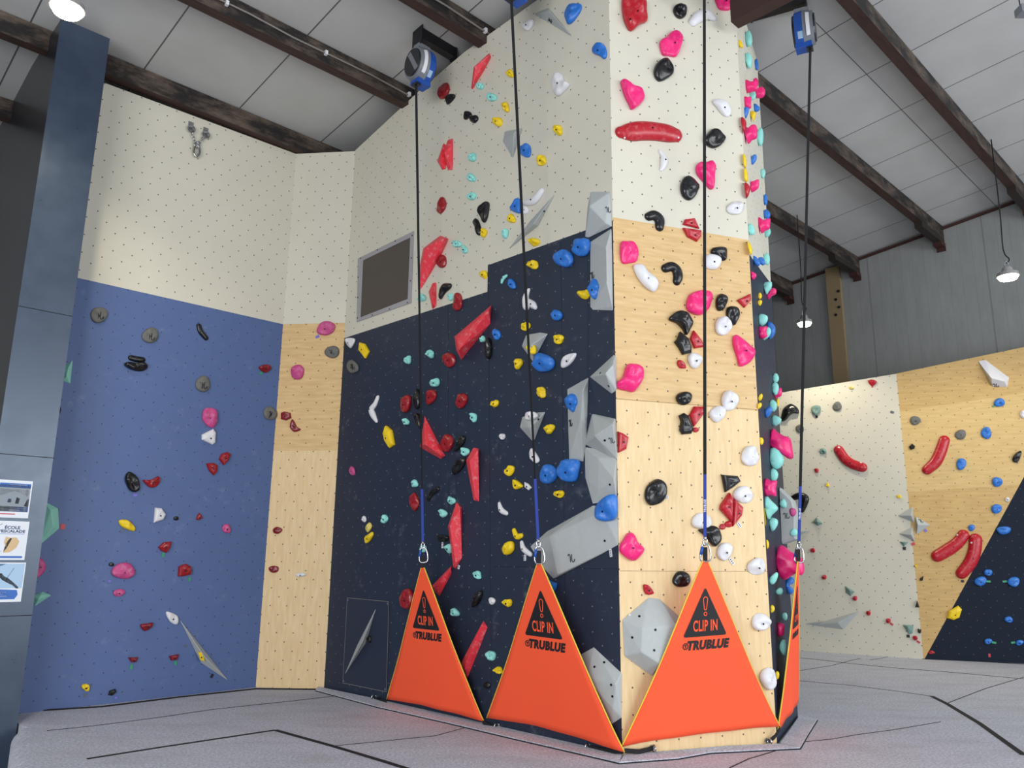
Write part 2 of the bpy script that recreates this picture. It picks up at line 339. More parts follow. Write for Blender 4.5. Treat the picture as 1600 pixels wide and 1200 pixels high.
# roof, gable wall, eave wall, concrete
def quad(name, pts, uvs, mat, thick=.05, flip=False):
    bm = bmesh.new(); L = bm.loops.layers.uv.new('UVMap'); f = bm.faces.new([bm.verts.new(p) for p in pts])
    for lp, q in zip(f.loops, uvs): lp[L].uv = q
    f.normal_update()
    if f.normal.dot(EYE - f.calc_center_median()) < 0: f.normal_flip()
    me = bpy.data.meshes.new(name); bm.to_mesh(me); bm.free(); me.materials.append(MATS[mat]); o = bpy.data.objects.new(name, me); COL.objects.link(o); WORLD[o] = Vector((0, 0, 0))
    md = o.modifiers.new('sheet', 'SOLIDIFY'); md.thickness = thick; md.offset = 1 if flip else -1
    return struct(o)
R0, R1, Q0, Q1 = -7.0, UG, -6.0, 12.0
quad('ceiling', [uv(R0, Q0, roofz(Q0)), uv(R0, Q1, roofz(Q1)), uv(R1, Q1, roofz(Q1)), uv(R1, Q0, roofz(Q0))], [(R0, Q0), (R0, Q1), (R1, Q1), (R1, Q0)], 'roof_board', .08)
quad('wall_gable', [uv(UG, Q0, FL), uv(UG, Q1, FL), uv(UG, Q1, roofz(Q1)), uv(UG, Q0, roofz(Q0))], [(Q0, FL), (Q1, FL), (Q1, roofz(Q1)), (Q0, roofz(Q0))], 'sheet_cladding', .1)
quad('wall_eave', [uv(R0, Q1, FL), uv(R0, Q1, roofz(Q1)), uv(UG, Q1, roofz(Q1)), uv(UG, Q1, FL)], [(R0, FL), (R0, 6.5), (UG, 6.5), (UG, FL)], 'sheet_cladding', .1)
quad('floor_concrete', [uv(-9, -9, FL), uv(UG, -9, FL), uv(UG, 12, FL), uv(-9, 12, FL)], [(0, 0), (1, 0), (1, 1), (0, 1)], 'floor_grey', .1)
# reddish angle along the top of the gable wall
bm = bmesh.new()
a, b = uv(UG-.03, Q0, roofz(Q0)-.05), uv(UG-.03, 11.9, roofz(11.9)-.05); d = (b-a).normalized(); box_bm(bm, (a+b)/2, d, UU, d.cross(UU), (b-a).length, .05, .04)
struct(mesh_obj('trim_1', bm, 'rust'))
# tan timber post on the gable wall
p0 = Wall(uv(UG, 0, 0), uv(UG, 1, 0))
v0 = VV.dot(p0.at(1296, 470)); v1 = VV.dot(p0.at(1318, 470)); zt = roofz(v0)-.02
bm = bmesh.new(); box_bm(bm, uv(UG-.055, (v0+v1)/2, (zt+FL)/2), VV, UU, Vector((0, 0, 1)), abs(v1-v0), .08, zt-FL)
o = struct(mesh_obj('trim_2', bm, 'post_tan'))
for px, py in ((1310, 455), (1306, 468), (1311, 480), (1306, 492)):
    W2 = Wall(uv(UG-.097, 0, 0), uv(UG-.097, 1, 0)); c = W2.at(px, py); bm = bmesh.new(); ring = [c + VV*math.cos(k*math.pi/4)*.03 + Vector((0, 0, math.sin(k*math.pi/4)*.03)) for k in range(8)]
    prism_bm(bm, ring, -UU*.01); k = mesh_obj('bolt_head', bm, 'seam_black', o)

# purlins
def beam(name, v, label, depth=.24, width=.13, u0=-6.5, u1=UG-.02, red=True):
    zt = roofz(v) - .012; rt = empty(name, uv((u0+u1)/2, v, zt-depth)); tag(rt, label, 'roof beam', 'timber purlins under the roof')
    bm = bmesh.new(); L = bm.loops.layers.uv.new('UVMap'); c = uv((u0+u1)/2, v+width/2, zt-depth/2)
    box_bm(bm, c, UU, VV, Vector((0, 0, 1)), u1-u0, width, depth)
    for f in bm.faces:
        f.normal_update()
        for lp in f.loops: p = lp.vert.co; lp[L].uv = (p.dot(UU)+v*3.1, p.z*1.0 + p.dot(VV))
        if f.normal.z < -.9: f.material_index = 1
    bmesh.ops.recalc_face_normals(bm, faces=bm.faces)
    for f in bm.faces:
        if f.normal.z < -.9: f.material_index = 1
    mesh_obj('timber', bm, ['timber', 'timber_red'], rt)
    bm = bmesh.new(); L = bm.loops.layers.uv.new('UVMap'); box_bm(bm, uv(u1-.55, v+width/2, zt-depth-.05), UU, VV, Vector((0, 0, 1)), 1.1, width*.98, .10); mesh_obj('haunch', bm, 'beam_dark', rt)
    bm = bmesh.new(); box_bm(bm, uv(u1-.10, v+width/2, zt-depth-.13), UU, VV, Vector((0, 0, 1)), .20, width*1.15, .06); box_bm(bm, uv(u1-.01, v+width/2, zt-depth-.16), UU, VV, Vector((0, 0, 1)), .02, width*1.15, .14); mesh_obj('bracket', bm, 'rust', rt)
    return rt
beam('roof_beam', 10.25, 'dark timber roof beam seen left of the navy column, lowest at far left')
beam('roof_beam', 8.76, 'mottled timber roof beam just above the top of the blue wall')
B2 = beam('roof_beam', 7.13, 'timber roof beam running to the wall left of the first auto belay')
beam('roof_beam', 5.75, 'timber roof beam passing above the first auto belay bracket')
beam('roof_beam', 4.22, 'timber roof beam directly right of the pillar top behind the fourth strap')
beam('roof_beam', 2.80, 'timber roof beam crossing the top right corner of the picture')
# electric conduits clipped along two beams
for v, lab in ((7.13, 'thin grey conduit with white clips along the beam left of first auto belay'), (5.75, 'thin grey conduit with white clips along the beam above the auto belay bracket')):
    z = roofz(v) - .13; rt = empty('conduit', uv(2, v-.02, z)); tag(rt, lab, 'conduit', 'conduits along the roof beams')
    bm = bmesh.new(); tube_bm(bm, [uv(-2 + .5*k, v-.018, z+.012*math.sin(k*2.1)) for k in range(16)], .011, 6); mesh_obj('pipe', bm, 'conduit', rt, smooth=True)
    for uu in (2.75, 3.9, 5.05):
        bm = bmesh.new(); box_bm(bm, uv(uu, v-.02, z), UU, VV, Vector((0, 0, 1)), .03, .04, .05); mesh_obj('clip', bm, 'white', rt)
# short dark rafter and the beam end right of the pillar's top
ra = WS.at(1153, 44, .04); rd = -VV; 
bm = bmesh.new(); L = bm.loops.layers.uv.new('UVMap'); c = ra + rd*1.3 + Vector((0, 0, .12)) - UU*.06
box_bm(bm, c, rd, UU, Vector((0, 0, 1)), 2.6, .14, .24)
tag(mesh_obj('rafter', bm, 'timber_red', None, c), 'reddish brown timber end at the top beside the pillar', 'timber')

# navy column
cl = Vector((-4.656, 7.100, 0)); cr = Vector((-4.321, 7.423, 0)); CW = Wall(cl, cr); ct = 6.83
bm = bmesh.new(); L = bm.loops.layers.uv.new('UVMap')
depth = .55
base = [cl, cr, cr + VV*depth, cl + VV*3.4]
for (a, b), mi in (((base[0], base[1]), 0), ((base[1], base[2]), 0), ((base[3], base[0]), 1)):
    f = bm.faces.new([bm.verts.new(a + Vector((0, 0, FL))), bm.verts.new(b + Vector((0, 0, FL))), bm.verts.new(b + Vector((0, 0, ct))), bm.verts.new(a + Vector((0, 0, ct)))]); f.material_index = mi
    for lp in f.loops: q = lp.vert.co; lp[L].uv = ((q-cl).length if mi else (q-cl).dot(CW.t), q.z)
f = bm.faces.new([bm.verts.new(p + Vector((0, 0, ct))) for p in base])
me = bpy.data.meshes.new('wall_column'); bm.to_mesh(me); bm.free(); me.materials.append(MATS['column_sheet']); me.materials.append(MATS['shaded_side'])
col = bpy.data.objects.new('wall_column', me); COL.objects.link(col); WORLD[col] = Vector((0, 0, 0)); struct(col)
for z in (CW.st(60, 484)[1], CW.st(40, 712)[1], CW.st(30, 962)[1]):
    bm = bmesh.new(); box_bm(bm, (cl+cr)/2 + Vector((0, 0, z)) + CW.n*.0005, CW.t, CW.n, Vector((0, 0, 1)), (cr-cl).length, .002, .006); struct(mesh_obj('panel_joint', bm, 'seam_black', col))

# crash mat
fe = ground(30, 1128); e0 = Vector((-4.321, 7.423, 0)); tow = Vector((-e0.x, -e0.y, 0)).normalized()
near = e0 + tow*7.2
outl = [e0 + tow*.20 - UU*.03, near, uv(-1.0, -6.0, 0), uv(UG-.4, -6.0, 0), Vector((PI_[0], PI_[1], 0)), Vector((PH[0], PH[1], 0)), Vector((PG[0], PG[1], 0)), Vector((PG[0]-1.5, PG[1]+.9, 0)), Vector((PF[0]+.0, PF[1]+3, 0)), Vector((PC[0], PC[1]+1, 0)), Vector((PB[0], PB[1], 0)) + VV*.3, e0 + VV*.75 + UU*.01, e0 + tow*.05 + UU*.03]
bm = bmesh.new(); tp = [bm.verts.new(p) for p in outl]; f = bm.faces.new(tp); f.normal_update()
if f.normal.z < 0: f.normal_flip()
ex = bmesh.ops.extrude_face_region(bm, geom=[f]); bmesh.ops.translate(bm, verts=[v for v in ex['geom'] if isinstance(v, bmesh.types.BMVert)], vec=(0, 0, FL+.002))
bmesh.ops.recalc_face_normals(bm, faces=bm.faces)
es = [e for e in bm.edges if all(abs(v.co.z) < 1e-4 for v in e.verts) and any((v.co-outl[0]).length < 1e-3 for v in e.verts) and any((v.co-near).length < 1e-3 for v in e.verts)]
es += [e for e in bm.edges if all(abs(v.co.z) < 1e-4 for v in e.verts) and any((v.co-outl[0]).length < 1e-3 for v in e.verts) and any((v.co-outl[-1]).length < 1e-3 for v in e.verts)]
bmesh.ops.bevel(bm, geom=es, offset=.13, segments=6, profile=.5, affect='EDGES')
FLOOR = struct(mesh_obj('floor', bm, 'mat_carpet'))
for p in FLOOR.data.polygons: p.use_smooth = False
def ribbon(name, px, w, mat='seam_black', h=.003, jit=0):
    pts = [ground(x, y, .0) for x, y in px]; bm = bmesh.new(); rows = []
    for i, p in enumerate(pts):
        d = (pts[min(i+1, len(pts)-1)] - pts[max(i-1, 0)]); d.z = 0; d.normalize(); s = Vector((-d.y, d.x, 0))
        rows.append([bm.verts.new(p + s*w/2 + Vector((0, 0, .0005))), bm.verts.new(p + s*w/2 + Vector((0, 0, h))), bm.verts.new(p - s*w/2 + Vector((0, 0, h))), bm.verts.new(p - s*w/2 + Vector((0, 0, .0005)))])
    for A, B in zip(rows, rows[1:]):
        for k in range(4): bm.faces.new((A[k], A[(k+1) % 4], B[(k+1) % 4], B[k]))
    bm.faces.new(rows[0]); bm.faces.new(rows[-1][::-1])
    return struct(mesh_obj(name, bm, mat, FLOOR))
for px, w in (([(73, 1142), (150, 1134), (250, 1121), (330, 1109), (404, 1101)], .010), ([(404, 1101), (470, 1094), (530, 1087)], .012), ([(136, 1186), (250, 1168), (330, 1156), (430, 1141)], .035), ([(430, 1141), (520, 1166), (600, 1190), (680, 1215)], .045),
    ([(520, 1166), (600, 1158), (680, 1150), (728, 1137)], .008), ([(1250, 1028), (1280, 1031), (1330, 1037), (1400, 1044), (1480, 1050), (1600, 1061)], .022),
    ([(1250, 1064), (1330, 1071), (1400, 1080), (1456, 1088)], .012), ([(1456, 1088), (1480, 1100), (1530, 1130), (1600, 1180)], .05), ([(1480, 1099), (1540, 1076), (1600, 1058)], .010),
    ([(1250, 1048), (1300, 1040), (1330, 1032), (1345, 1029)], .010), ([(1360, 1031), (1376, 1029), (1388, 1026)], .010), ([(1140, 1200), (1170, 1186), (1210, 1174), (1250, 1160), (1300, 1155)], .010),
    ([(1300, 1155), (1340, 1148), (1400, 1140), (1470, 1128)], .008)):
    ribbon('mat_seam', px, w)
# carpet flap along the tower's foot, with its dark edge
def flap(px_in, px_out):
    a = [ground(x, y) for x, y in px_in]; b = [ground(x, y) for x, y in px_out]; bm = bmesh.new(); rows = []
    for p, q in zip(a, b): rows.append([bm.verts.new(p + Vector((0, 0, .001))), bm.verts.new(p + Vector((0, 0, .03))), bm.verts.new(q + Vector((0, 0, .016))), bm.verts.new(q + Vector((0, 0, .001)))])
    for A, B in zip(rows, rows[1:]):
        for k in range(4): bm.faces.new((A[k], A[(k+1) % 4], B[(k+1) % 4], B[k]))
    bm.faces.new(rows[0]); bm.faces.new(rows[-1][::-1]); bmesh.ops.recalc_face_normals(bm, faces=bm.faces)
    struct(mesh_obj('carpet_flap', bm, 'mat_carpet', FLOOR)); ribbon('flap_edge', px_out, .014, h=.008)
flap([(497, 1077), (600, 1099), (700, 1122), (800, 1145), (900, 1168), (972, 1185)], [(493, 1080), (590, 1106), (700, 1131), (800, 1155), (900, 1178), (968, 1194)])
flap([(976, 1185), (1060, 1178), (1140, 1171), (1216, 1168)], [(968, 1194), (1060, 1187), (1110, 1178), (1250, 1171)])
flap([(1220, 1166), (1235, 1145), (1250, 1122)], [(1250, 1171), (1262, 1150), (1277, 1126)])
# dark gap where the left wall meets the mat
ribbon('wall_gap', [(32, 1113), (160, 1105), (280, 1090), (400, 1077), (505, 1078)], .02, h=.012)
ribbon('wall_gap', [(1253, 1017), (1320, 1019), (1380, 1024), (1443, 1030), (1530, 1034), (1600, 1038)], .012, h=.006)

# ------------------------------------------------------------------ climbing holds: shapes
from mathutils.bvhtree import BVHTree
BOLT = None
def bolt_mesh():
    bm = bmesh.new(); r = 1.0
    rings = [[bm.verts.new((math.cos(a*math.pi/4)*q, math.sin(a*math.pi/4)*q, h)) for a in range(8)] for q, h in ((1, 0), (1, .35), (.55, .35), (.5, .05))]
    for A, B in zip(rings, rings[1:]):
        for k in range(8): bm.faces.new((A[k], A[(k+1) % 8], B[(k+1) % 8], B[k]))
    bm.faces.new(rings[-1]); me = bpy.data.meshes.new('bolt'); bm.to_mesh(me); bm.free(); me.materials.append(MATS['bolt']); return me
def add_bolt(parent, pos, nrm, r=.009):
    global BOLT
    if BOLT is None: BOLT = bolt_mesh()
    o = bpy.data.objects.new('bolt', BOLT); COL.objects.link(o); o.parent = parent; o.location = Vector(pos) - WORLD[parent]
    o.rotation_euler = Vector(nrm).to_track_quat('Z', 'Y').to_euler(); o.scale = (r, r, r); return o
def ell(cx, cy, rx, ry, rot=0, n=14, seed=0, irr=.07):
    rng = random.Random(seed); p1, p2 = rng.random()*6.28, rng.random()*6.28; c, s = math.cos(math.radians(rot)), math.sin(math.radians(rot)); out = []
    for i in range(n):
        a = 2*math.pi*i/n; k = 1 + irr*math.sin(2*a+p1) + irr*.8*math.sin(3*a+p2)
        x, y = rx*math.cos(a)*k, ry*math.sin(a)*k; out.append((cx + x*c - y*s, cy + x*s + y*c))
    return out
PROF = ((.97, 0.0), (1.0, .26), (.97, .50), (.88, .72), (.72, .88), (.50, .97), (.25, 1.0))
from mathutils import noise as mnoise
def blob(W, out, df, seed, smooth=True, lump=.12, rough=.30):
    """rounded hold: outline (pixels) standing off wall W, domed to depth df x its mean radius"""
    rng = random.Random(seed); cx = sum(p[0] for p in out)/len(out); cy = sum(p[1] for p in out)/len(out); sc = W.scale(cx, cy)
    rad = sum(math.hypot(p[0]-cx, p[1]-cy) for p in out)/len(out)*sc; d = df*rad
    if smooth: out = catmull(out, 3 if len(out) < 12 else 2)
    st = [W.st(x, y, .30*d) for x, y in out]; ms = sum(p[0] for p in st)/len(st); mz = sum(p[1] for p in st)/len(st)
    bm = bmesh.new(); ph = rng.random()*6.28; rings = []
    for k, h in PROF:
        ring = []
        for s, z in st:
            a = math.atan2(z-mz, s-ms); hh = d*h*(1 + lump*h*math.sin(2*a+ph) + .10*h*math.sin(a))
            if smooth: hh += rad*rough*min(1, h*1.6)*mnoise.noise(Vector(((s*k+ms*(1-k))*1.25/rad, (z*k+mz*(1-k))*1.25/rad, seed*1.7)))
            ring.append(bm.verts.new(W.p(ms+(s-ms)*k, mz+(z-mz)*k, max(hh, .0) + .001)))
        rings.append(ring)
    n = len(st); top = bm.verts.new(W.p(ms, mz, d*1.0))
    for A, B in zip(rings, rings[1:]):
        for k in range(n): bm.faces.new((A[k], A[(k+1) % n], B[(k+1) % n], B[k]))
    for k in range(n): bm.faces.new((rings[-1][k], rings[-1][(k+1) % n], top))
    bm.faces.new(rings[0][::-1])
    return bm, W.p(ms, mz, .001), (W.p(ms, mz-.18*rad, d*.985), W.n), rad
def sausage(W, paths, df):
    """curved hold: half-round bodies along pixel paths (x, y, radius)"""
    bm = bmesh.new(); allp = []
    for path in paths:
        P = catmull([tuple(p) for p in path], 5, closed=False); n = len(P)
        cur = []
        for x, y, r in P:
            sc = W.scale(x, y); s, z = W.st(x, y, .35*r*sc*df); cur.append((s, z, r*sc))
        # rounded ends
        def endcap(a, b):
            dx, dz = a[0]-b[0], a[1]-b[1]; L = math.hypot(dx, dz) or 1; dx /= L; dz /= L
            return [(a[0]+dx*a[2]*t, a[1]+dz*a[2]*t, a[2]*math.sqrt(max(0.0, 1-t*t))+.0004) for t in (.45, .78, .95, 1.0)]
        full = endcap(cur[0], cur[1])[::-1] + cur + endcap(cur[-1], cur[-2]); rings = []
        for i, (s, z, r) in enumerate(full):
            a = full[max(i-1, 0)]; b = full[min(i+1, len(full)-1)]; dx, dz = b[0]-a[0], b[1]-a[1]; L = math.hypot(dx, dz) or 1; nx, nz = -dz/L, dx/L
            rings.append([bm.verts.new(W.p(s+nx*r*math.cos(t), z+nz*r*math.cos(t), .001+max(0, r*df*math.sin(t)))) for t in [math.pi*q/9 for q in range(10)]])
        for A, B in zip(rings, rings[1:]):
            for k in range(9): bm.faces.new((A[k], A[k+1], B[k+1], B[k]))
            bm.faces.new((A[9], A[0], B[0], B[9]))
        bm.faces.new(rings[0]); bm.faces.new(rings[-1][::-1]); allp += cur
    ms = sum(p[0] for p in allp)/len(allp); mz = sum(p[1] for p in allp)/len(allp); rr = max(p[2] for p in allp); q = cur[len(cur)//2]
    return bm, W.p(ms, mz, .001), (W.p(q[0], q[1], q[2]*df), W.n), rr*1.6
def hull(W, base, top):
    """angular hold or volume: flat base on the wall, raised corners (x, y, height)"""
    bm = bmesh.new(); pts = [W.at(x, y, .001) for x, y in base]; c = sum(pts, Vector())/len(pts)
    for p in pts: bm.verts.new(p)
    for x, y, h in top: bm.verts.new(W.at(x, y, h))
    r = bmesh.ops.convex_hull(bm, input=bm.verts)
    loose = [v for v in bm.verts if not v.link_faces]
    if loose: bmesh.ops.delete(bm, geom=loose, context='VERTS')
    bmesh.ops.dissolve_limit(bm, angle_limit=math.radians(3), verts=bm.verts, edges=bm.edges)
    return bm, c, None, .1
def profile(W, out, thick, seed, shift=0.0, prism=False):
    """hold on the tower's side seen nearly edge-on: its silhouette stands off the wall, rounded along the wall"""
    lx = min(p[0] for p in out); ly = sum(p[1] for p in out)/len(out); xs = min(max(lx+1.0, xlim(ly)[0]+.6), xlim(ly)[1]-.6)
    o = W.at(xs, ly) - W.t*shift; rad = 0.0
    pl = []
    for x, y in out:
        d = ray(x, y); k = (o-EYE).dot(W.t)/d.dot(W.t); q = EYE + d*k; pl.append((max((q-o).dot(W.n), 0.0), q.z))
    mn = sum(p[0] for p in pl)/len(pl); mz = sum(p[1] for p in pl)/len(pl); rad = sum(math.hypot(a-mn, b-mz) for a, b in pl)/len(pl); th = thick*rad
    free = min(a for a, b in pl) > .03      # sits on a volume, clear of the wall
    bm = bmesh.new(); n = len(pl); rings = []
    for k, h in ((.9, -1.0), (1.0, -.8), (1.0, .8), (.9, 1.0)) if prism else ((.35, -1.0), (.72, -.85), (.95, -.45), (1.0, 0), (.95, .45), (.72, .85), (.35, 1.0)):
        rings.append([bm.verts.new(o + W.t*(h*th) + W.n*((mn + (a-mn)*k if free else max(a*(1-(1-k)*.75), .0))+.001) + Vector((0, 0, mz+(b-mz)*k-o.z))) for a, b in pl])
    for A, B in zip(rings, rings[1:]):
        for k in range(n): bm.faces.new((A[k], A[(k+1) % n], B[(k+1) % n], B[k]))
    bm.faces.new(rings[0]); bm.faces.new(rings[-1][::-1])
    return bm, Vector((o.x, o.y, mz)), None, rad
def xlim(y):      # where the side face of the tower runs in the picture at height y
    e = interp(y, ((30, 1150), (376, 1168), (642, 1184), (1166, 1218))); f = interp(y, ((90, 1182), (437, 1202), (642, 1217), (944, 1235), (1119, 1249))); return e, f
def interp(y, tab):
    for (a, b), (c, d) in zip(tab, tab[1:]):
        if y <= c or (c, d) == tab[-1]: return b + (d-b)*(y-a)/(c-a)
def mark_bm(bm, hit, nrm, size):
    """hand-drawn maker's squiggle on volumes"""
    up = (Vector((0, 0, 1)) - nrm*nrm.z).normalized(); rt = up.cross(nrm).normalized()
    for st in (((-.5, .25), (-.38, .5), (-.2, .4), (-.16, 0), (-.18, -.5)), ((.1, .5), (.05, -.2), (.2, -.48), (.42, -.35), (.5, -.1))):
        pts = [hit + nrm*.003 + rt*(a*size) + up*(b*size) for a, b in catmull(st, 3, closed=False)]; tube_bm(bm, pts, size*.055, 6)

COLOUR = dict(coral='coral-red angular', dark_red='dark red', bar_red='red', maroon='maroon', turquoise='turquoise', teal='teal', sage='grey-green', yellow='yellow', pale_yellow='pale yellow', blue='blue', black='black', white='white', grey='dark grey', pink='hot pink', magenta='magenta pink', volume='grey', tag_white='white', tag_green='green', tag_violet='violet', tag_grey='grey', tag_red='red', tag_black='black')
PLACE = dict(L='the blue wall', N='the narrow plywood panel', K='the wall left of the pillar', P='the plywood pillar', S="the pillar's right side", B='the far cream wall', Q='the far plywood and navy wall')
def build_holds(data):
    for ln, row in enumerate(data.strip().split('\n')):
        row = row.strip()
        if not row or row[0] == '!': continue
        spec, label = row.split('|'); label = label.strip(); f = spec.split(';'); kind, wk, col, par, geom = [q.strip() for q in f[:5]]; ex = f[5].strip() if len(f) > 5 else ''
        W = WALLS[wk]
        shift = 0.0
        if '@' in par and wk == 'S': par, shift = par.split('@')
        elif '@' in par:       # hold bolted onto a volume: its base stands this far off the wall
            par, lift = par.split('@'); W = Wall(W.a + W.n*float(lift), W.b + W.n*float(lift))
        par = float(par) if par else 0; seed = ln*7+3
        P2 = lambda s: [tuple(float(v) for v in t.split(',')) for t in s.split()]
        smooth = True; name, cat = 'climbing_hold', 'climbing hold'
        if kind == 'e':
            c = P2(geom)[0]; bm, loc, bolt, rad = blob(W, ell(*c, seed=seed, irr=.12 if col in ('turquoise', 'yellow') else .06), par or .75, seed, rough=.08 if col == 'grey' else .75 if col in ('turquoise', 'yellow') else .45 if col == 'white' else .25)
        elif kind == 'o': bm, loc, bolt, rad = blob(W, P2(geom), par or .6, seed)
        elif kind == 'a': bm, loc, bolt, rad = blob(W, P2(geom), par or .5, seed, smooth=False, lump=.05); smooth = False
        elif kind == 't': bm, loc, bolt, rad = sausage(W, [P2(s) for s in geom.split('/')], par or .8)
        elif kind in 'hv':
            b, t = geom.split('^'); bm, loc, bolt, rad = hull(W, P2(b), P2(t)); smooth = False
            if kind == 'v': name, cat = 'wall_volume', 'climbing volume'
        elif kind == 's': bm, loc, bolt, rad = profile(W, catmull(P2(geom), 2), par or .8, seed, float(shift))
        elif kind == 'p':
            c = P2(geom)[0]; bm, loc, bolt, rad = profile(W, ell(*c, seed=seed, n=18), par or .8, seed, float(shift))
        elif kind == 'x': bm, loc, bolt, rad = profile(W, P2(geom), par, seed, float(shift), True); smooth = False; name, cat = 'wall_volume', 'climbing volume'
        elif kind == 'g':
            x, y, w, h, r = P2(geom)[0]; sc = W.scale(x, y); o = W.at(x, y, .002); r = -math.radians(r)
            ax = W.t*(1 if W.t.x > 0 else -1); a = ax*math.cos(r) + Vector((0, 0, 1))*math.sin(r); b = W.n.cross(a)
            bm = bmesh.new(); box_bm(bm, o + W.n*.002, a, b, W.n, w*sc, h*sc, .005); loc, bolt, rad, smooth = o, None, .01, False; name, cat = 'route_tag', 'route tag'
        bmesh.ops.recalc_face_normals(bm, faces=bm.faces); bm.normal_update()
        bvh = BVHTree.FromBMesh(bm) if ex else None
        o = mesh_obj(name, bm, col, None, loc, smooth)
        tag(o, label, cat, f"{COLOUR[col]} {cat}s on {PLACE[wk]}")
        if kind in 'hv': 
            md = o.modifiers.new('edge', 'BEVEL'); md.width = .004 if kind == 'h' else .006; md.segments = 1; md.limit_method = 'ANGLE'; md.angle_limit = math.radians(20)
        if bolt is not None and rad > .035: add_bolt(o, bolt[0], bolt[1], .0085)
        if col == 'tag_white':
            b2 = bmesh.new()
            for q in (-.28, 0, .28): box_bm(b2, o.location + W.n*.0048 + b*(h*sc*q), a, b, W.n, w*sc*.5, h*sc*.13, .001)
            mesh_obj('print', b2, 'mark', o)
        for e in ex.split():
            x, y, *z = [float(v) for v in e[1:].split(',')]; d = ray(x, y).normalized(); hit, nr, _, _ = bvh.ray_cast(EYE, d)
            if hit is None: print('MISS', row); continue
            if nr.dot(d) > 0: nr = -nr
            if e[0] == 'm':
                b2 = bmesh.new(); mark_bm(b2, hit, nr, z[0]*W.scale(x, y)); c = mesh_obj('logo_mark', b2, 'mark', o); c['label'] = 'black hand-drawn maker mark'
            elif e[0] == 'b': add_bolt(o, hit, nr, .010)
            elif e[0] == 'w':
                b2 = bmesh.new(); up = Vector((0, 0, 1)); up = (up-nr*nr.z).normalized(); rt = up.cross(nr); r2 = z[0]*W.scale(x, y)
                prism_bm(b2, [hit + nr*.001 + rt*math.cos(q*math.pi/6)*r2 + up*math.sin(q*math.pi/6)*r2 for q in range(12)], nr*.004); mesh_obj('cap', b2, 'white', o)
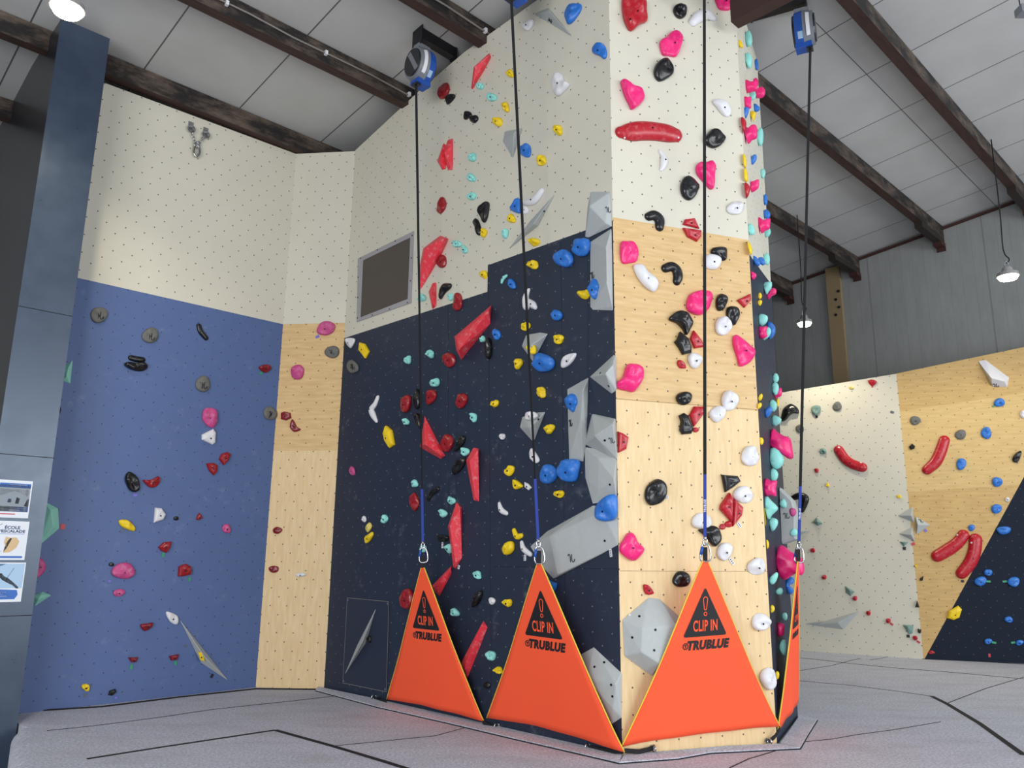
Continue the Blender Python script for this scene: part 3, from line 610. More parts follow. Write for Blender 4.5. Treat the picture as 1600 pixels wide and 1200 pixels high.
HOLDS = r"""
! ---- blue wall, left
e;L;grey;.45;155,492,14,12,0;m156,493,11|dark grey round hold highest and farthest left on the blue wall
e;L;grey;.45;235,524,13,12,0;m236,526,11|dark grey round hold second from the left near the blue wall's top
e;L;grey;.45;317,600,12,12,0;m318,602,11|dark grey round hold halfway up the blue wall above the magenta one
e;L;grey;.45;422,646,10.5,10.5,0;m423,648,10|dark grey round hold at the blue wall's right edge
t;L;black;.8;311,509,4 314,518,4.5 322,528,4|black banana-shaped hold near the top right of the blue wall
t;L;black;.8;205,559,4.5 213,561,5 223,562,4.5|smaller upper black bar of the stacked black pair on blue wall
o;L;black;.6;194,570 200,565 213,567 225,566 231,574 222,580 206,578|wide black crescent hold under the small black bar on blue wall
h;L;teal;;98,575 114,562 110,600 97,595^107,575,.05 104,588,.05|teal angular hold beside the navy column, highest of the teal ones
e;L;black;.6;89,640,6,9,0|black hold half hidden behind the navy column's edge
o;L;maroon;.6;404,574 411,570 420,570 424,576 417,582 410,581|small maroon hold high at the right edge of blue wall
o;L;magenta;.5;316,648 319,639 328,637 338,641 340,656 335,668 325,666 317,657|magenta hold above the white wedge on the blue wall
a;L;white;.5;315,679 333,670 337,676 336,692 332,695 315,687|white wedge hold just below the magenta hold on blue wall
a;L;dark_red;.6;342,717 346,709 355,706 361,710 356,721 349,727|dark red angular hold, upper of two below the white wedge
a;L;dark_red;.6;322,724 333,723 340,727 339,737 334,743 326,735|dark red angular hold, lower of two below the white wedge
o;L;black;.6;201,737 210,741 217,752 218,764 212,769 204,767 199,760 195,747|large black oval hold midway up the blue wall's left half
o;L;dark_red;.6;223,750 232,750 240,748 247,744 250,752 245,760 236,762 229,758|dark red bird-shaped hold right of the black oval
a;L;white;.6;242,793 252,794 259,804 255,812 240,817|white half-disc hold in the middle of the blue wall
e;L;black;.9;275,810,4,3.2,0|tiny black foothold just right of the white half-disc
a;L;dark_red;.7;311,801 317,809 310,813 306,811|small dark red triangular hold right of the tiny black foothold
e;L;magenta;.6;354,826,7,7,0|small round magenta hold at the right of the blue wall
o;L;yellow;.6;186,813 197,812 206,818 211,825 209,830 198,827 188,821|yellow elongated hold on the blue wall's left half
v;L;teal;;68,782 91,794 93,826 58,856^80,797,.06 84,822,.06|big teal volume beside the posters on the blue wall
a;L;dark_red;.7;247,855 256,847 268,846 266,856 260,864 252,861|dark red hold with green tag below, above the square red one
o;L;magenta;.5;52,870 62,871 69,877 72,886 67,896 54,903|magenta hold cut by the navy column beside the posters
e;L;black;.9;174,882,4.2,3.2,0|tiny black foothold touching the big magenta oval
e;L;magenta;.5;193,892,19,12.5,-10|big oval magenta hold low on the blue wall
a;L;dark_red;.7;279,885 286,882 291,881 299,886 299,897 289,900 278,901|square dark red hold with a green tag at its lower right
e;L;magenta;.5;186,926,9,6,-8|small magenta hold below the big magenta oval
h;L;teal;;51,931 66,924 81,930 54,948^64,930,.05 60,937,.05|lowest teal hold, below the magenta one at the navy column
o;L;maroon;.7;219,976 230,974 239,973 236,981 225,986|maroon winged hold below the small magenta hold
o;L;white;.5;259,957 265,956 277,962 279,972 274,976 264,970|white flat hold at the top of the long grey volume
v;L;volume;;278,964 323,1020 359,1066 314,1036^318,1024,.10|long narrow grey volume slanting down the blue wall
a;L;yellow;.3@.07;309,1018 316,1020 320,1034 313,1031|yellow chip hold on the lower part of the long grey volume
a;L;maroon;.7;200,1027 216,1027 212,1035 205,1035|maroon hold low on blue wall, left of two with green tags
a;L;maroon;.7;264,1025 279,1022 277,1031 267,1032|maroon hold low on blue wall, right of two with green tags
e;L;yellow;.8;134,1074,6,6,0|small round yellow hold at the foot of the blue wall
a;L;black;.7;169,1086 171,1079 180,1076 182,1081 175,1087|small black hold beside the yellow one at the wall's foot
g;L;tag_green;;408,583,3.5,5,20|green tag under the maroon hold high at right of blue wall
g;L;tag_violet;;211,774,6,4,0|violet tag below the large black oval hold
g;L;tag_red;;98,823,7,8,0|red tag at the right corner of the big teal volume
g;L;tag_grey;;191,829,4,5,0|grey tag below the yellow elongated hold
g;L;tag_green;;255,867,4,7,0|green tag below the dark red hold above the square one
g;L;tag_violet;;171,908,4,3,0|violet tag at the lower left of the big magenta oval
g;L;tag_green;;296,905,4,6,0|green tag under the square dark red hold
g;L;tag_green;;205,1042,4,7,0|green tag under the left low maroon hold
g;L;tag_green;;274,1036,4,6,0|green tag under the right low maroon hold
g;L;tag_grey;;290,1009,4,4,0|grey tag left of the long grey volume
g;L;tag_black;;331,1056,4,6,20|black tag under the tip of the long grey volume
g;L;tag_grey;;133,1086,4,5,0|grey tag below the small round yellow hold
g;L;tag_violet;;181,1090,4,3,0|violet tag below the small black hold at the wall's foot
! ---- narrow plywood panel
o;N;magenta;.5;495,517 499,507 508,502 518,503 524,510 519,520 508,524 498,522|magenta hold at the top edge of the narrow plywood panel
e;N;grey;.45;519,550,11,10,0;m518,551,9|dark grey round hold on the narrow plywood panel
o;N;magenta;.5;455,578 460,571 469,570 475,577 472,590 464,593 456,589|magenta hold at the left of the narrow plywood panel
a;N;maroon;.6;439,645 445,643 454,645 455,653 447,657 439,655|squarish maroon hold on the narrow plywood panel, upper of two touching
o;N;maroon;.6;457,655 460,659 464,667 470,671 460,675 453,668 454,661|pointed maroon hold on the narrow plywood panel, lower of two touching
o;N;maroon;.6;427,827 432,823 439,825 441,829 435,834 428,833|maroon hold alone low on the narrow plywood panel's left edge
o;N;maroon;.6;421,886 428,884 435,886 434,893 427,895 421,892|lowest maroon hold on the narrow plywood panel
e;N;white;.5;470,898,8,3.5,-5|flat white hold low on the narrow plywood panel
g;N;tag_violet;;496,526,6,4,-30|violet tag under the magenta hold on the plywood panel
! ---- wall left of the pillar, upper grey-cream part
h;K;coral;;764.7,82.5 767.5,89 756,111 738.4,140 736,138 740,105^742,104,.11 763,86,.07 739,130,.05|coral-red blade hold highest on the wall, beside the black bracket
o;K;dark_red;.5;699,129 702,140 696,152.5 687.5,154.5 684,147 687.5,136|dark red oval hold highest on the wall, below the auto belay
o;K;black;.6;697.5,150 709,147 711,151 704,160 698,163|black hold touching the highest dark red oval
e;K;turquoise;.9;750,134,5.5,5.5,0|small turquoise hold highest on the wall under the coral blade
e;K;turquoise;.9;769,152,6,7,0|small turquoise hold second highest on the wall
e;K;yellow;.9;797.5,115,5.5,6,0|small yellow hold highest on the wall, behind the second strap
e;K;yellow;.9;790.5,167.5,5,7.5,0|small yellow hold second highest, left of the second strap
e;K;yellow;.9;777.5,190,6.5,8,-20|small yellow hold third highest, above the folded grey volume
e;K;yellow;.9;872,203,7,7.5,0|small yellow hold below the white cupped hold
o;K;black;.8;725,180 729,174 735,175 737,181 731,185 726,187|black left half of a pair of small black holds
o;K;black;.8;734,187 738,181 745,180 747,186 742,192 737,191|black right half of a pair of small black holds
v;K;volume;;833.5,22 857,12 866,22 897,60^848,20,.03 857,16,.10;m860,32,9|grey triangular volume at the very top beside the blue hold
o;K;white;.7;816,40 822,33 834,31 832,40 825,48 818,46|white egg-shaped hold highest on the wall
o;K;blue;.5;908,7.5 903,5 891,6.5 882,19 883,31 888,38 897,31 907,16|blue drop-shaped hold at the very top of the wall
o;K;blue;.6;934,66 944,70 948,84 944,92 936,87 925,82 927,72|blue two-lobed hold high near the pillar's edge
o;K;white;.7;872,113 879,117 881,127 890,131 881,142 871,150 864,141 864,122|white cupped hold high on the wall
h;K;coral;;693,223 698,227 697,264 691,266 683,252^690,236,.08 688,253,.08|left piece of the split coral-red hold high on the wall
h;K;coral;;700,218 708,216 707.6,266.4 700,266 691.6,240^695,238,.11 706,224,.03|right piece of the split coral-red hold high on the wall
e;K;turquoise;.9;738.4,246,5.5,6.5,0|turquoise hold, top of a vertical column of three
e;K;turquoise;.9;736.5,277.6,6,6.5,0|turquoise hold, middle of a vertical column of three
e;K;turquoise;.9;737.4,307,6,6,0|turquoise hold, bottom of a vertical column of three
o;K;dark_red;.5;693,308 697,318 694,328 687,334 682,327 687,314|dark red oval hold midway between split coral and large coral hold
o;K;black;.6;761,315 764,320 761,340 756,348 751,340 747,330 752,322|larger upper black hold of two at the middle of the cream part
o;K;black;.6;744,341 749,348 752,364 747,367.6 743,356 739.5,348|smaller lower black hold touching the yellow one
v;K;volume;;789,205 817,200 801,248 785,221^803,207,.13|folded grey triangular volume behind the second strap
o;K;blue;.6;822,224 828,228 829,240 824,246 812,240 813,229|blue rounded hold right of the folded grey volume
e;K;yellow;.9;846.6,251,6.5,8,0|yellow hold right of the blue one near the folded volume
o;K;blue;.6;808,309.6 813,313 813,328 811,333.6 798,328 800,318|blue hold beside the strap above a yellow hold
t;K;white;1.0;818,316,4 827,315,6.5 836,311,7 845,299,6|white bone-shaped hold above the long grey splinter volume
e;K;white;.7;820.5,328,5,6.5,0|small white hold under the white bone-shaped one
e;K;yellow;.9;799,341.6,6.5,6.5,0|yellow hold directly below the blue one by the strap
e;K;yellow;.9;756,363.6,5,6.5,0|yellow hold touching the lower black hold
e;K;turquoise;.9;789,365,5.5,7,30|turquoise hold alone left of the long grey splinter volume
v;K;volume;;869,300.6 841,353 814,374 793,391 828,345^833,350,.09;b850,330|long grey splinter-shaped volume on the cream part
e;K;yellow;.9;835,378,7,7,0|yellow hold just below the long grey splinter volume
h;K;coral;;688,368 701,373 690,398 672,428 660,449 655,455 653,430 661,388^664,388,.16 694,372,.10 657,436,.05|large coral-red wedge beside the grey-framed window
e;K;dark_red;.5;690,408.6,8,10,0|dark red round hold overlapping the large coral wedge
e;K;turquoise;.9;714,381,6,6,0|turquoise hold right of the large coral wedge
e;K;turquoise;.9;726,390,4,6.5,0|narrow turquoise hold just right of another turquoise one
h;K;coral;;676,442 682,441 682,478 675.6,484 669.6,456^674,456,.08 675,474,.06|small coral-red hold below the large coral wedge
e;K;turquoise;.9;659,465,5.5,7,0|turquoise hold behind the first strap below the coral wedge
o;K;black;.5;693,443 704.6,443 704,450 695,458 689,467.6 686,463 688,450|black boot-shaped hold right of the small coral hold
e;K;turquoise;.9;704,464,4.5,5,0|turquoise hold squeezed between black and dark red holds
e;K;dark_red;.5;715,472,7.5,13.5,10|tall dark red oval across the cream and navy border
e;K;yellow;.9;756,429,5,7,0|yellow hold at the step of the navy paint
! ---- wall left of the pillar, navy part
t;K;turquoise;1;791,431,2.5 786,435,3.5 784,441,2.5|turquoise crescent just inside the navy step
e;K;blue;.8;800,444,5,9,-22|small blue hold beside the turquoise crescent
e;K;yellow;.9;833,413.6,7.5,7.5,0|yellow hold top of the navy part beside the strap
e;K;blue;.75;881,404,14,14.5,0|big round blue hold, left one of the top pair
o;K;blue;.75;896,385 900,374 910,372 921,375 921,389 915,399 903,400 895,393|big round blue hold, right one of the top pair
v;K;volume;;923,299 954,299 957,354 920,372 914,371 918,324^921,322,.12 946,348,.06 922,318,.10;m950,328,9|topmost tall grey volume against the pillar's edge
v;K;volume;;956,356 922,378 922,480 926,485 958,486^947,388,.11 948,440,.11 957,478,.03;m926,430,11|tall grey volume against the pillar behind a blue hold
e;K;yellow;.9;913.6,460,8,8,0|yellow hold at the left edge of the tall grey volume
o;K;blue;.8@.03;928,435 938,446 936,458 929,468 923,460 919.5,450|blue diamond-shaped hold on the tall grey volume
t;K;white;1.1;826,453,3 821,465,6 822,478,7/823,470,5 832,476,6 836,480,4|white three-lobed hold behind the second strap
e;K;blue;.8;870,492.4,8,9,20|blue egg-shaped hold midway between strap and pillar
e;K;yellow;.9;821,510,7,7,0|yellow hold behind the second strap above the folded volume
e;K;yellow;.9;873,530,8,7,0|yellow hold above the white leaf-shaped one
v;K;volume;;857,521 833,566 815,541 822,523 844,519^829,540,.13|folded grey volume carrying a yellow hold on navy
e;K;yellow;.9@.075;830.5,545,7.5,8,0|round yellow hold sitting on the folded grey volume
o;K;blue;.7;834,566 840,553 848,552 864,560 865.6,571 858,579 842,580.6 833,571|big blue hold under the folded grey volume
o;K;white;.5;900,551.6 898,560 889,571 878,575 877,565 885,555|white leaf-shaped hold left of the pillar
h;K;coral;;768,476.6 766.4,506 750,526 721,563 713,548 710,526^717,546,.16 764,484,.10 714,530,.10|biggest coral-red bar slanting up at the navy part's top
e;K;turquoise;.9;754,530,4,5.5,0|turquoise hold at the lower end of the slanting coral bar
e;K;blue;.8;776,522.5,5.5,9,-8|small blue hold right of the slanting coral bar
e;K;black;.8;763.6,545,4.5,16,3|upright black capsule right of the slanting coral bar
e;K;turquoise;.9;672,553,6.5,6,30|turquoise hold near the first strap, above another turquoise
e;K;dark_red;.6;702,562,9,12,0|dark red round hold under the slanting coral bar
e;K;yellow;.9;809.4,568,7,8,0|yellow hold left of the big blue one below the folded volume
e;K;turquoise;.9;680,598,6.5,7,30|turquoise hold above the dark red egg beside the strap
e;K;black;.7;652,624,4.5,16,0|upright black slim hold left of the first strap
o;K;black;.7;647,648 654,646 658,656 657,670 652,663|black pointed hold below the upright slim one
e;K;dark_red;.6;634,631,8,14,10|dark red oval farthest left of three in a row
e;K;dark_red;.6;673,620,8,12,20|dark red oval in the middle of three in a row
e;K;dark_red;.6;721,626,8,13,20|dark red oval farthest right of three in a row
e;K;yellow;.9;773.4,630.6,5.5,6,0|small yellow hold in the open middle of navy
e;K;yellow;.9;846,613,7.5,8,0|yellow hold above the second folded grey volume
v;K;volume;;959,554 921,589 956,616 964,610 963,556^946,584,.16 958,570,.10;b938,583 b951,603|grey faceted volume jutting toward the pillar's edge
v;K;volume;;920,589 886,608 887,660 889,718 912,722 917,690^911,610,.10 908,650,.10 910,715,.03;m892,661,11|tall narrow grey volume with a blue hold near its top
o;K;blue;.8@.035;893,615 904,621 905.6,630 900,639 895,644 887,637 884,624|blue hold on the tall narrow grey volume
v;K;volume;;913,698 914,746 926,788 964,782 964,716 930,700^935,716,.05 935,765,.05 960,750,.07;b953,757|large curved grey volume low against the pillar
v;K;volume;;925,646 962,654 965,718 955,716 913,694^929,681,.17 958,662,.16 934,678,.17;m956,688,9 b945,688|pointed grey volume lying on the large curved one
e;K;turquoise;.9;638,562.5,4,7,0|slim turquoise hold left of the first strap
e;K;turquoise;.9;634,659,4.5,6,0|turquoise hold under the leftmost dark red oval
t;K;white;1;590,621,3.5 586,631,4.5 580,640,5.5 583,649,5.5 588,658,3|white bone-shaped hold at the left of navy
a;K;yellow;.6;604,665 612,672 616,695 609,700 602,689 600,676|long yellow hold below the white bone-shaped one
o;K;white;.7;540.6,531 547,528 554.7,530 551,540 547,544 542,538|white hold at the navy part's upper left corner
a;K;yellow;.6;563,535 570,537 577,549 571,560 561,547|yellow angular hold at the upper left of navy
e;K;grey;.45;551,573,8,11,-20;m551,573,9|dark grey round hold at the upper left of navy
e;K;magenta;.7;550.6,736,4,7,0|small magenta hold alone at the left of navy
h;K;coral;;663.6,649 696,712 689,717.6 663,698 656,699 659,680^664,694,.14 690,712,.05 664,664,.05|coral-red triangular hold behind the first strap
e;K;dark_red;.6;699,692,9,14,0|dark red egg right of the coral triangle
o;K;black;.7;709,705 714,694 720,681 727,683 723,695 714,704|upper black leaf hold between dark red egg and coral bar
e;K;turquoise;.9;727,705.6,5.5,7.5,-20|turquoise hold at the top left of the hanging coral bar
o;K;black;.7;709,742 708,731 713,722 719,717 728,716 722,732|lower black leaf hold left of the hanging coral bar
h;K;coral;;740,699 749,701 749,784 740,782 728,719^734,721,.13 747,704,.06 743,778,.04|upper hanging coral-red bar with a chalky top
e;K;turquoise;.9;740,652,5.5,7,-10|turquoise hold above the upper hanging coral bar
e;K;white;.8;785,682,4.5,5,0|tiny white hold in the middle of navy
v;K;volume;;853,643 834,692 812,668 816,651 840,644^828,668,.13;b841,655|second folded grey volume, with a white knob on top
e;K;white;.8@.06;830,649.5,10,7,0|white knob on the second folded grey volume
e;K;yellow;.9;858.6,670,7.5,7.5,0|yellow hold right of the second folded volume
o;K;white;.6;831,700 838,709 843,719 838,724 829,717 828,707|white shark-fin hold below the second folded volume
o;K;yellow;.9;788,735 793,731 796,727 803,729 803,736 797,744 791,742|two-lobed yellow hold, upper of two in the middle of navy
o;K;yellow;.9;801,751 807,750 817,759 812,763 804,764|yellow hold just below the two-lobed yellow one
a;K;white;.6;820,753 826,756 831,762 826,766 820,761|small white half-moon right of the yellow pair
e;K;blue;.75;857,741,13.5,15,0|big round blue hold, left one of the middle pair
o;K;blue;.75;880,719 904,719 903.6,736 898,752 880,751 872,738|big blue hold with a flat side, right one of the middle pair
e;K;yellow;.9;874,772,7,6.5,0|yellow hold below the big blue middle pair
o;K;blue;.7@.045;950,775 962,774 963,802 956,813 938,814 931,806 930,790|big blue hold on the lowest wide grey volume
e;K;turquoise;.9;648,755.6,5.5,5.5,0|turquoise hold left of the strap, above the dark red leaf
o;K;dark_red;.6;647,769 653,778 654,788 648,799 642,790 641,778|dark red leaf-shaped hold left of the blue sleeve
t;K;black;.9;669,779,4 675,769,5 684,764,4|black bean-shaped hold right of the blue sleeve
e;K;turquoise;.9;705,782,5.5,7,-15|turquoise hold at the top of the lower coral bar
e;K;turquoise;.9;692,802,7,6,15|turquoise hold left of the lower coral bar's top
h;K;coral;;713,784 722,793 722,872 712,889 708,886 700,822^703,822,.13 719,795,.06 712,880,.04|lower hanging coral-red bar with a chalky top
t;K;white;1;780,787,3 783,797,5 791,802,3.5|white crescent above the yellow banana hold
e;K;turquoise;.9;601.6,811,4.5,6.5,0|turquoise hold alone at the left, near two yellow chips
e;K;white;.8;569,811,3.2,5,0|tiny white hold left of the two yellow chips
o;K;pale_yellow;.6;577,816 581,822 575,832 571.6,826|pale yellow chip, upper of two at the left
o;K;yellow;.6;581,831 583,836 577,846 571,849 570,841|yellow chip, lower of two at the left
t;K;yellow;1;803,829,4 807,838,5 814,837,4|yellow banana hold, above the round yellow one
o;K;yellow;.8;801,846 803,858 796,866 787,866 785,857 791,848|round yellow hold left of the white crescent and tag
t;K;white;1;815,848,3.5 818,858,5 828,866,4|white crescent at the tip of the second strap's carabiner
e;K;black;.7;692,841,9,6,0|black hold left of the lower coral bar
e;K;turquoise;.9;701,857,5.5,7,-20|turquoise hold under the black one at the lower coral bar
e;K;turquoise;.9;661.5,858,5,6,0|turquoise hold behind the first carabiner
v;K;volume;;828,854 855,830 928,789 966,800 967,852 865,905 850,889^858,838,.09 872,898,.04 940,800,.06;m893,872,12 b945,845|lowest wide grey volume carrying the big blue hold
h;K;coral;;705,884 706,896 687,932 680,926 675,915^678,918,.08 704,889,.05|coral-red bar emerging behind the first gate's top
e;K;dark_red;.6;636,936,10,17,0|big dark red oval left of the first gate's top
e;K;turquoise;.9;746,898,6,6.5,0|turquoise hold between the first two gates, highest of three
e;K;black;.8;745.5,936,5,14.5,25|slanted black capsule between the first two gates
e;K;white;.8;769,939,4.5,6,0|tiny white hold between the first two gates
e;K;yellow;.9;793,942,6.5,7,0|yellow hold left of the second gate's top
e;K;turquoise;.9;711,957,6,6.5,0|turquoise hold at the first gate's right edge
h;K;coral;;756,969.5 762,980 730,1061 725,1052 716,1044^752,976,.06 726,1042,.07|long coral-red blade behind the first gate's right edge
e;K;turquoise;.9;768,1024,6.5,8,0|lowest turquoise hold between the first two gates
e;K;yellow;.9;779,1047,6,6,0|yellow hold low behind the second gate's left edge
e;K;black;.7;761,1071,5,5.5,0|black hold low between the first two gates
v;K;volume;;589,947 572,1005 537,1057 558,1008^565,1005,.09|grey spike-shaped volume on the access hatch
e;K;black;.8;577,999,3.2,6,0|small black hold beside the grey spike volume
h;K;blue;;852,904 871,911 870,919 865,926.5 850,924^862,913,.08|blue hold behind the second gate's right edge
v;K;volume;;896,1028 928,1010 972,1051 972,1122 954,1134 915,1092^918,1060,.09 962,1070,.08 958,1108,.06;b944,1035 b955,1070 b929,1042 b957,1088|grey faceted volume at the foot of the navy wall
g;K;tag_white;;948,820,5,10,-15|white tag under the big blue hold on the wide volume
g;K;tag_white;;954.5,864,4.5,12,-8|white tag at the lower right of the wide grey volume
g;K;tag_white;;820.5,871.5,4.5,9,0|white tag under the white crescent by the second gate
g;K;tag_white;;691.5,852,3.5,9,0|white tag under the black hold by the lower coral bar
g;K;tag_white;;717,886,4,6,20|white tag at the lower coral bar's bottom tip
! ---- plywood pillar
o;P;bar_red;.55;974,-8 990,-12 1006,0 1009.5,17 1011.6,32 1000,38 987,48 978.6,38 973,17;b985,30|big red rounded hold cut by the top of the picture
e;P;black;.7;1063,17,11,11,0|small black round hold at the very top of the pillar
t;P;white;1;1083,34,7 1092,26,9 1104,22,9 1115,28,5|white ribbed crescent hold behind the third strap at the top
o;P;pink;.5;1117,-12 1140,-14 1144,0 1142,14.5 1127,15 1121,8|hot pink hold cut by the picture's top edge
o;P;pink;.6;1049,50 1057,48 1065,55 1065,64 1061,77 1057,88 1047,87 1036,85 1031,66 1040,58|hot pink hold above the highest large black hold
o;P;black;.6;1036,92 1047,97 1053,108 1049,118 1031,127 1022,115 1025,100|large black hold right under the highest hot pink one
o;P;pink;.6;970,126 981,130 993.5,136 1004,142 1005.6,157 989,171 984,164 976,148|hot pink pointed hold above the red arched bar
t;P;bar_red;.75;971,206,10 986,205,15 1004,203,16 1024,204,15.5 1044,207,15 1056,210,12;w976,215,1.5 w1060,215,1.5|big red arched bar on the cream top of the pillar
o;P;white;.6;1113.6,158 1123,155 1136,161.5 1142,174 1139,182 1130.6,179.6 1121,168|white dimpled hold near the pillar's upper right edge
o;P;black;.6;1114.6,201 1127,206 1132.7,217 1125,228 1112.5,231 1100,221 1105,209|black rounded hold touching the third strap
t;P;white;1;1031,236,2.5 1036,243,4.5 1038,251,6.5 1036,260,5 1033,265,3|white banana-shaped hold under the red arched bar
o;P;pink;.6;1088,260 1094,253 1102,254 1110,251.6 1116,258 1116,270 1115,292 1111,295.6 1102,286 1090,272|hot pink hold behind the third strap on cream
o;P;black;.6;1070,276 1082,277 1091.6,290 1088,304 1078,313 1067,306 1063.6,290|black egg-shaped hold left of the third strap on cream
t;P;black;.8;1014,338,7 1023,336,8.5 1031,343,9 1031,354,7.5|black kidney hold across the cream and plywood border
e;P;white;.6;1149,325,12.5,11,0|white dimpled hold lowest on the cream part
a;P;bar_red;.5;1070,343 1085,341 1092.6,357.6 1066.6,351|upper half of the split red hold at the cream border
a;P;bar_red;.5;1066.6,356 1095.6,360 1095,370 1089,377.6 1074,370|lower half of the split red hold at the cream border
o;P;pink;.6;970,379 978,377 988,377.5 994,384 996.6,394 995,408 984,411 974,411.6 970,402|hot pink squarish hold at the plywood's top left
o;P;black;.6;1114,387 1132,386 1136,394 1134,406 1127,407 1118,400 1111,395|black hold above a white one at the plywood's top
o;P;white;.6;1100,402 1110,397 1123,402 1126,412 1118,421 1102,417|white hold right of the strap at the plywood's top
t;P;black;.8;1040,419,7 1050,416,8 1058,422,8.5 1060,432,8.5 1058,439,7|black kidney hold on plywood beside the white ribbed one
o;P;white;.5;990,416 995,412 1003,414 1014,424 1024,435 1028,444 1026,453 1020,456 1008,448 996,432|long white ribbed leaf-shaped hold
o;P;pink;.6;1078,460 1089,455 1100,453 1110,457 1112.6,468 1106,484 1093,492.6 1076,486 1073,474|hot pink hold behind the strap on upper plywood
e;P;black;.7;1127,472,9,13,10|upper black oval of two right of the strap
a;P;bar_red;.5;1151,469 1172,459 1173,469 1163,481|red triangular hold at the pillar's right edge
o;P;black;.7;1137,480 1150,480 1155,492 1150,506 1145,507 1136,494|lower black oval of two right of the strap
e;P;white;.6;1130.6,509.4,14,14,0|white round hold below the two black ovals
o;P;black;.7;1045,498 1058,486 1068,487 1079,496 1081.6,508 1073,523.6 1068,515 1058,505|black half-moon hold on the plywood
a;P;black;.6;1062,518 1074,528 1080,542 1080,551 1067,554.6 1061,544 1053.6,534 1058,529|black notched hold below the half-moon
a;P;bar_red;.5;1083,516 1095,531 1101,542 1085,544.6 1078,529|red angular hold right of the notched black one
e;P;white;.7;1085.6,563,10,13,0|white oval hold under the notched black one
o;P;bar_red;.6;1060,562.4 1068,566 1072,575 1062,575 1058,568|tiny red hold left of the white oval
o;P;pink;.6;1147,524 1153,525 1166,534 1178,544 1179,554 1172,566 1157,572.6 1153,560 1146,536|hot pink triangular hold at the pillar's right edge
o;P;pink;.6;980,570 990,568 998,569.6 1005.6,578 1004,592 992,611.6 978,610 966,607 964,598 974,588|big hot pink hold at the pillar's left edge, mid height
e;P;black;.7;1069,622,12,11,0|black oval with two bolts in the middle of the plywood
e;P;white;.6;1140,626,12,17,-10|tall white oval above another white hold
a;P;bar_red;.5;1084,635 1103,635 1101,644 1084,667 1077,648|red angular hold in the middle behind the strap
a;P;black;.6;1068,645 1074,649 1083,670 1080,677.6 1066,679 1062,672 1064,658 1061,649|black waisted hold left of the red angular one
e;P;bar_red;.8;1087,671.6,4.5,4.2,0|tiny red hold beside the waisted black one
o;P;white;.6;1108,645 1121,634 1132,638 1131,650 1122,660 1114,657|white hold just below the tall white oval
a;P;bar_red;.5;965,674 973,677 981.6,683 978,702 966,707.6|red angular hold at the pillar's left edge
e;P;white;.6;1172,713,14,15,-10|white dimpled hold at the pillar's right edge, mid height
a;P;black;.6;1127.6,741.6 1152,743.6 1156.6,752 1146,761 1133,769.4 1130,754|black curved-side hold above a white one low on the right
e;P;white;.6;1161,773,14,14,0|white round hold right of the red gem-shaped one
o;P;black;.6;1028,748 1039,756 1040,774 1032,786 1016,789.6 1008,778 1010,762 1018,753|largest black egg-shaped hold on the lower plywood
a;P;bar_red;.6;1139,769.6 1144,778 1143,816 1125,796 1126,789|left half of the red gem-shaped hold
a;P;bar_red;.5;1145,778 1160,792 1158,806 1144.5,823|right half of the red gem-shaped hold
e;P;bar_red;.8;1129,823,5,4.5,0|tiny red hold, left one below the red gem
e;P;bar_red;.8;1138,819,5.5,5.5,0|tiny red hold, right one below the red gem
e;P;white;.6;1096,814,14,13.5,0|white round hold behind the third strap's blue sleeve
o;P;black;.5;1091,828 1101,826 1112,821 1122,826 1128,842 1118,854 1111,850 1102,838|black hold behind the third carabiner
o;P;white;.6;1124,852 1136,847.6 1143.6,855 1141,868 1132,876.6 1121,868|white hold with a white tag right of the third gate's top
o;P;pink;.6;981,833 990,833 996,846 1006,858 1000,870 988,876.6 970,864 969,852 975,842|hot pink two-lobed hold lowest at the pillar's left edge
e;P;white;.6;1183,885,14,14,0|white dimpled hold at the pillar's right edge below mid height
o;P;black;.7;1051,908 1057,895 1066,892 1078,899 1079,908 1072,916 1058,917|black hold left of the third gate's top
o;P;bar_red;.6;1005,914 1013,915 1022,927 1009,928.6|small red hold above the grey volume on the pillar
e;P;white;.6;1189,972,13.5,14.5,15|white hold right of the third gate, second lowest
e;P;white;.6;1201,1060,13,17,0|lowest white hold, half behind the third gate's right edge
v;P;volume;;972,968 1013,933 1030,935 1064,965 1066,1012 1018,1057 975,1025^1004,982,.12 1002,1019,.12 1031,1037,.12 1062,1002,.12 1057,978,.12;w984,961,2 b999,963 b1024,984 b1022,1016 b988,996|large grey faceted volume on the lower plywood beside the third gate
g;P;tag_white;;1042,777,4,6,0|white tag at the right of the largest black egg
g;P;tag_white;;1155,820,5,9,-35|white tag at the lower right of the red gem
g;P;tag_white;;1143,877,5,12,-35|white tag under the white hold by the third gate's top
! ---- pillar's right side
p;S;turquoise;.9;1170,61,5.5,11,0|turquoise hold topmost on the pillar's right side
p;S;yellow;.8;1157,69,3,6.5,-15|yellow hold topmost on the pillar's right side
p;S;turquoise;.9;1170,94.5,5,12,0|turquoise drop second from the top of the pillar's right side
p;S;blue;.8;1182,101,3,8,0|blue sliver at the far edge near the top of the pillar's side
s;S;pink;.8;1165,126 1172,128 1178,129 1184,127 1183,134 1184,141 1176,142 1167,144|hot pink concave hold, left of three clustered near the top
p;S;pink;.8;1181,129,4.5,6,0|hot pink hold, small middle one of three clustered near the top
p;S;pink;.8;1188,145,7,9,30|hot pink hold, right one of three clustered near the top
p;S;turquoise;.8;1176,149,4.5,8,20|turquoise hold under the clustered hot pink ones
s;S;pink;.8;1163,152 1169,153 1174,152 1173,160 1173,168 1165,169|hot pink hold just below the clustered three
s;S;blue;.8;1163,169 1170,169 1168,178 1164,185|blue hold, left of two above the yellow cone
s;S;blue;.8;1179,162 1187,168 1185,173 1178,174|blue hold, right of two above the yellow cone
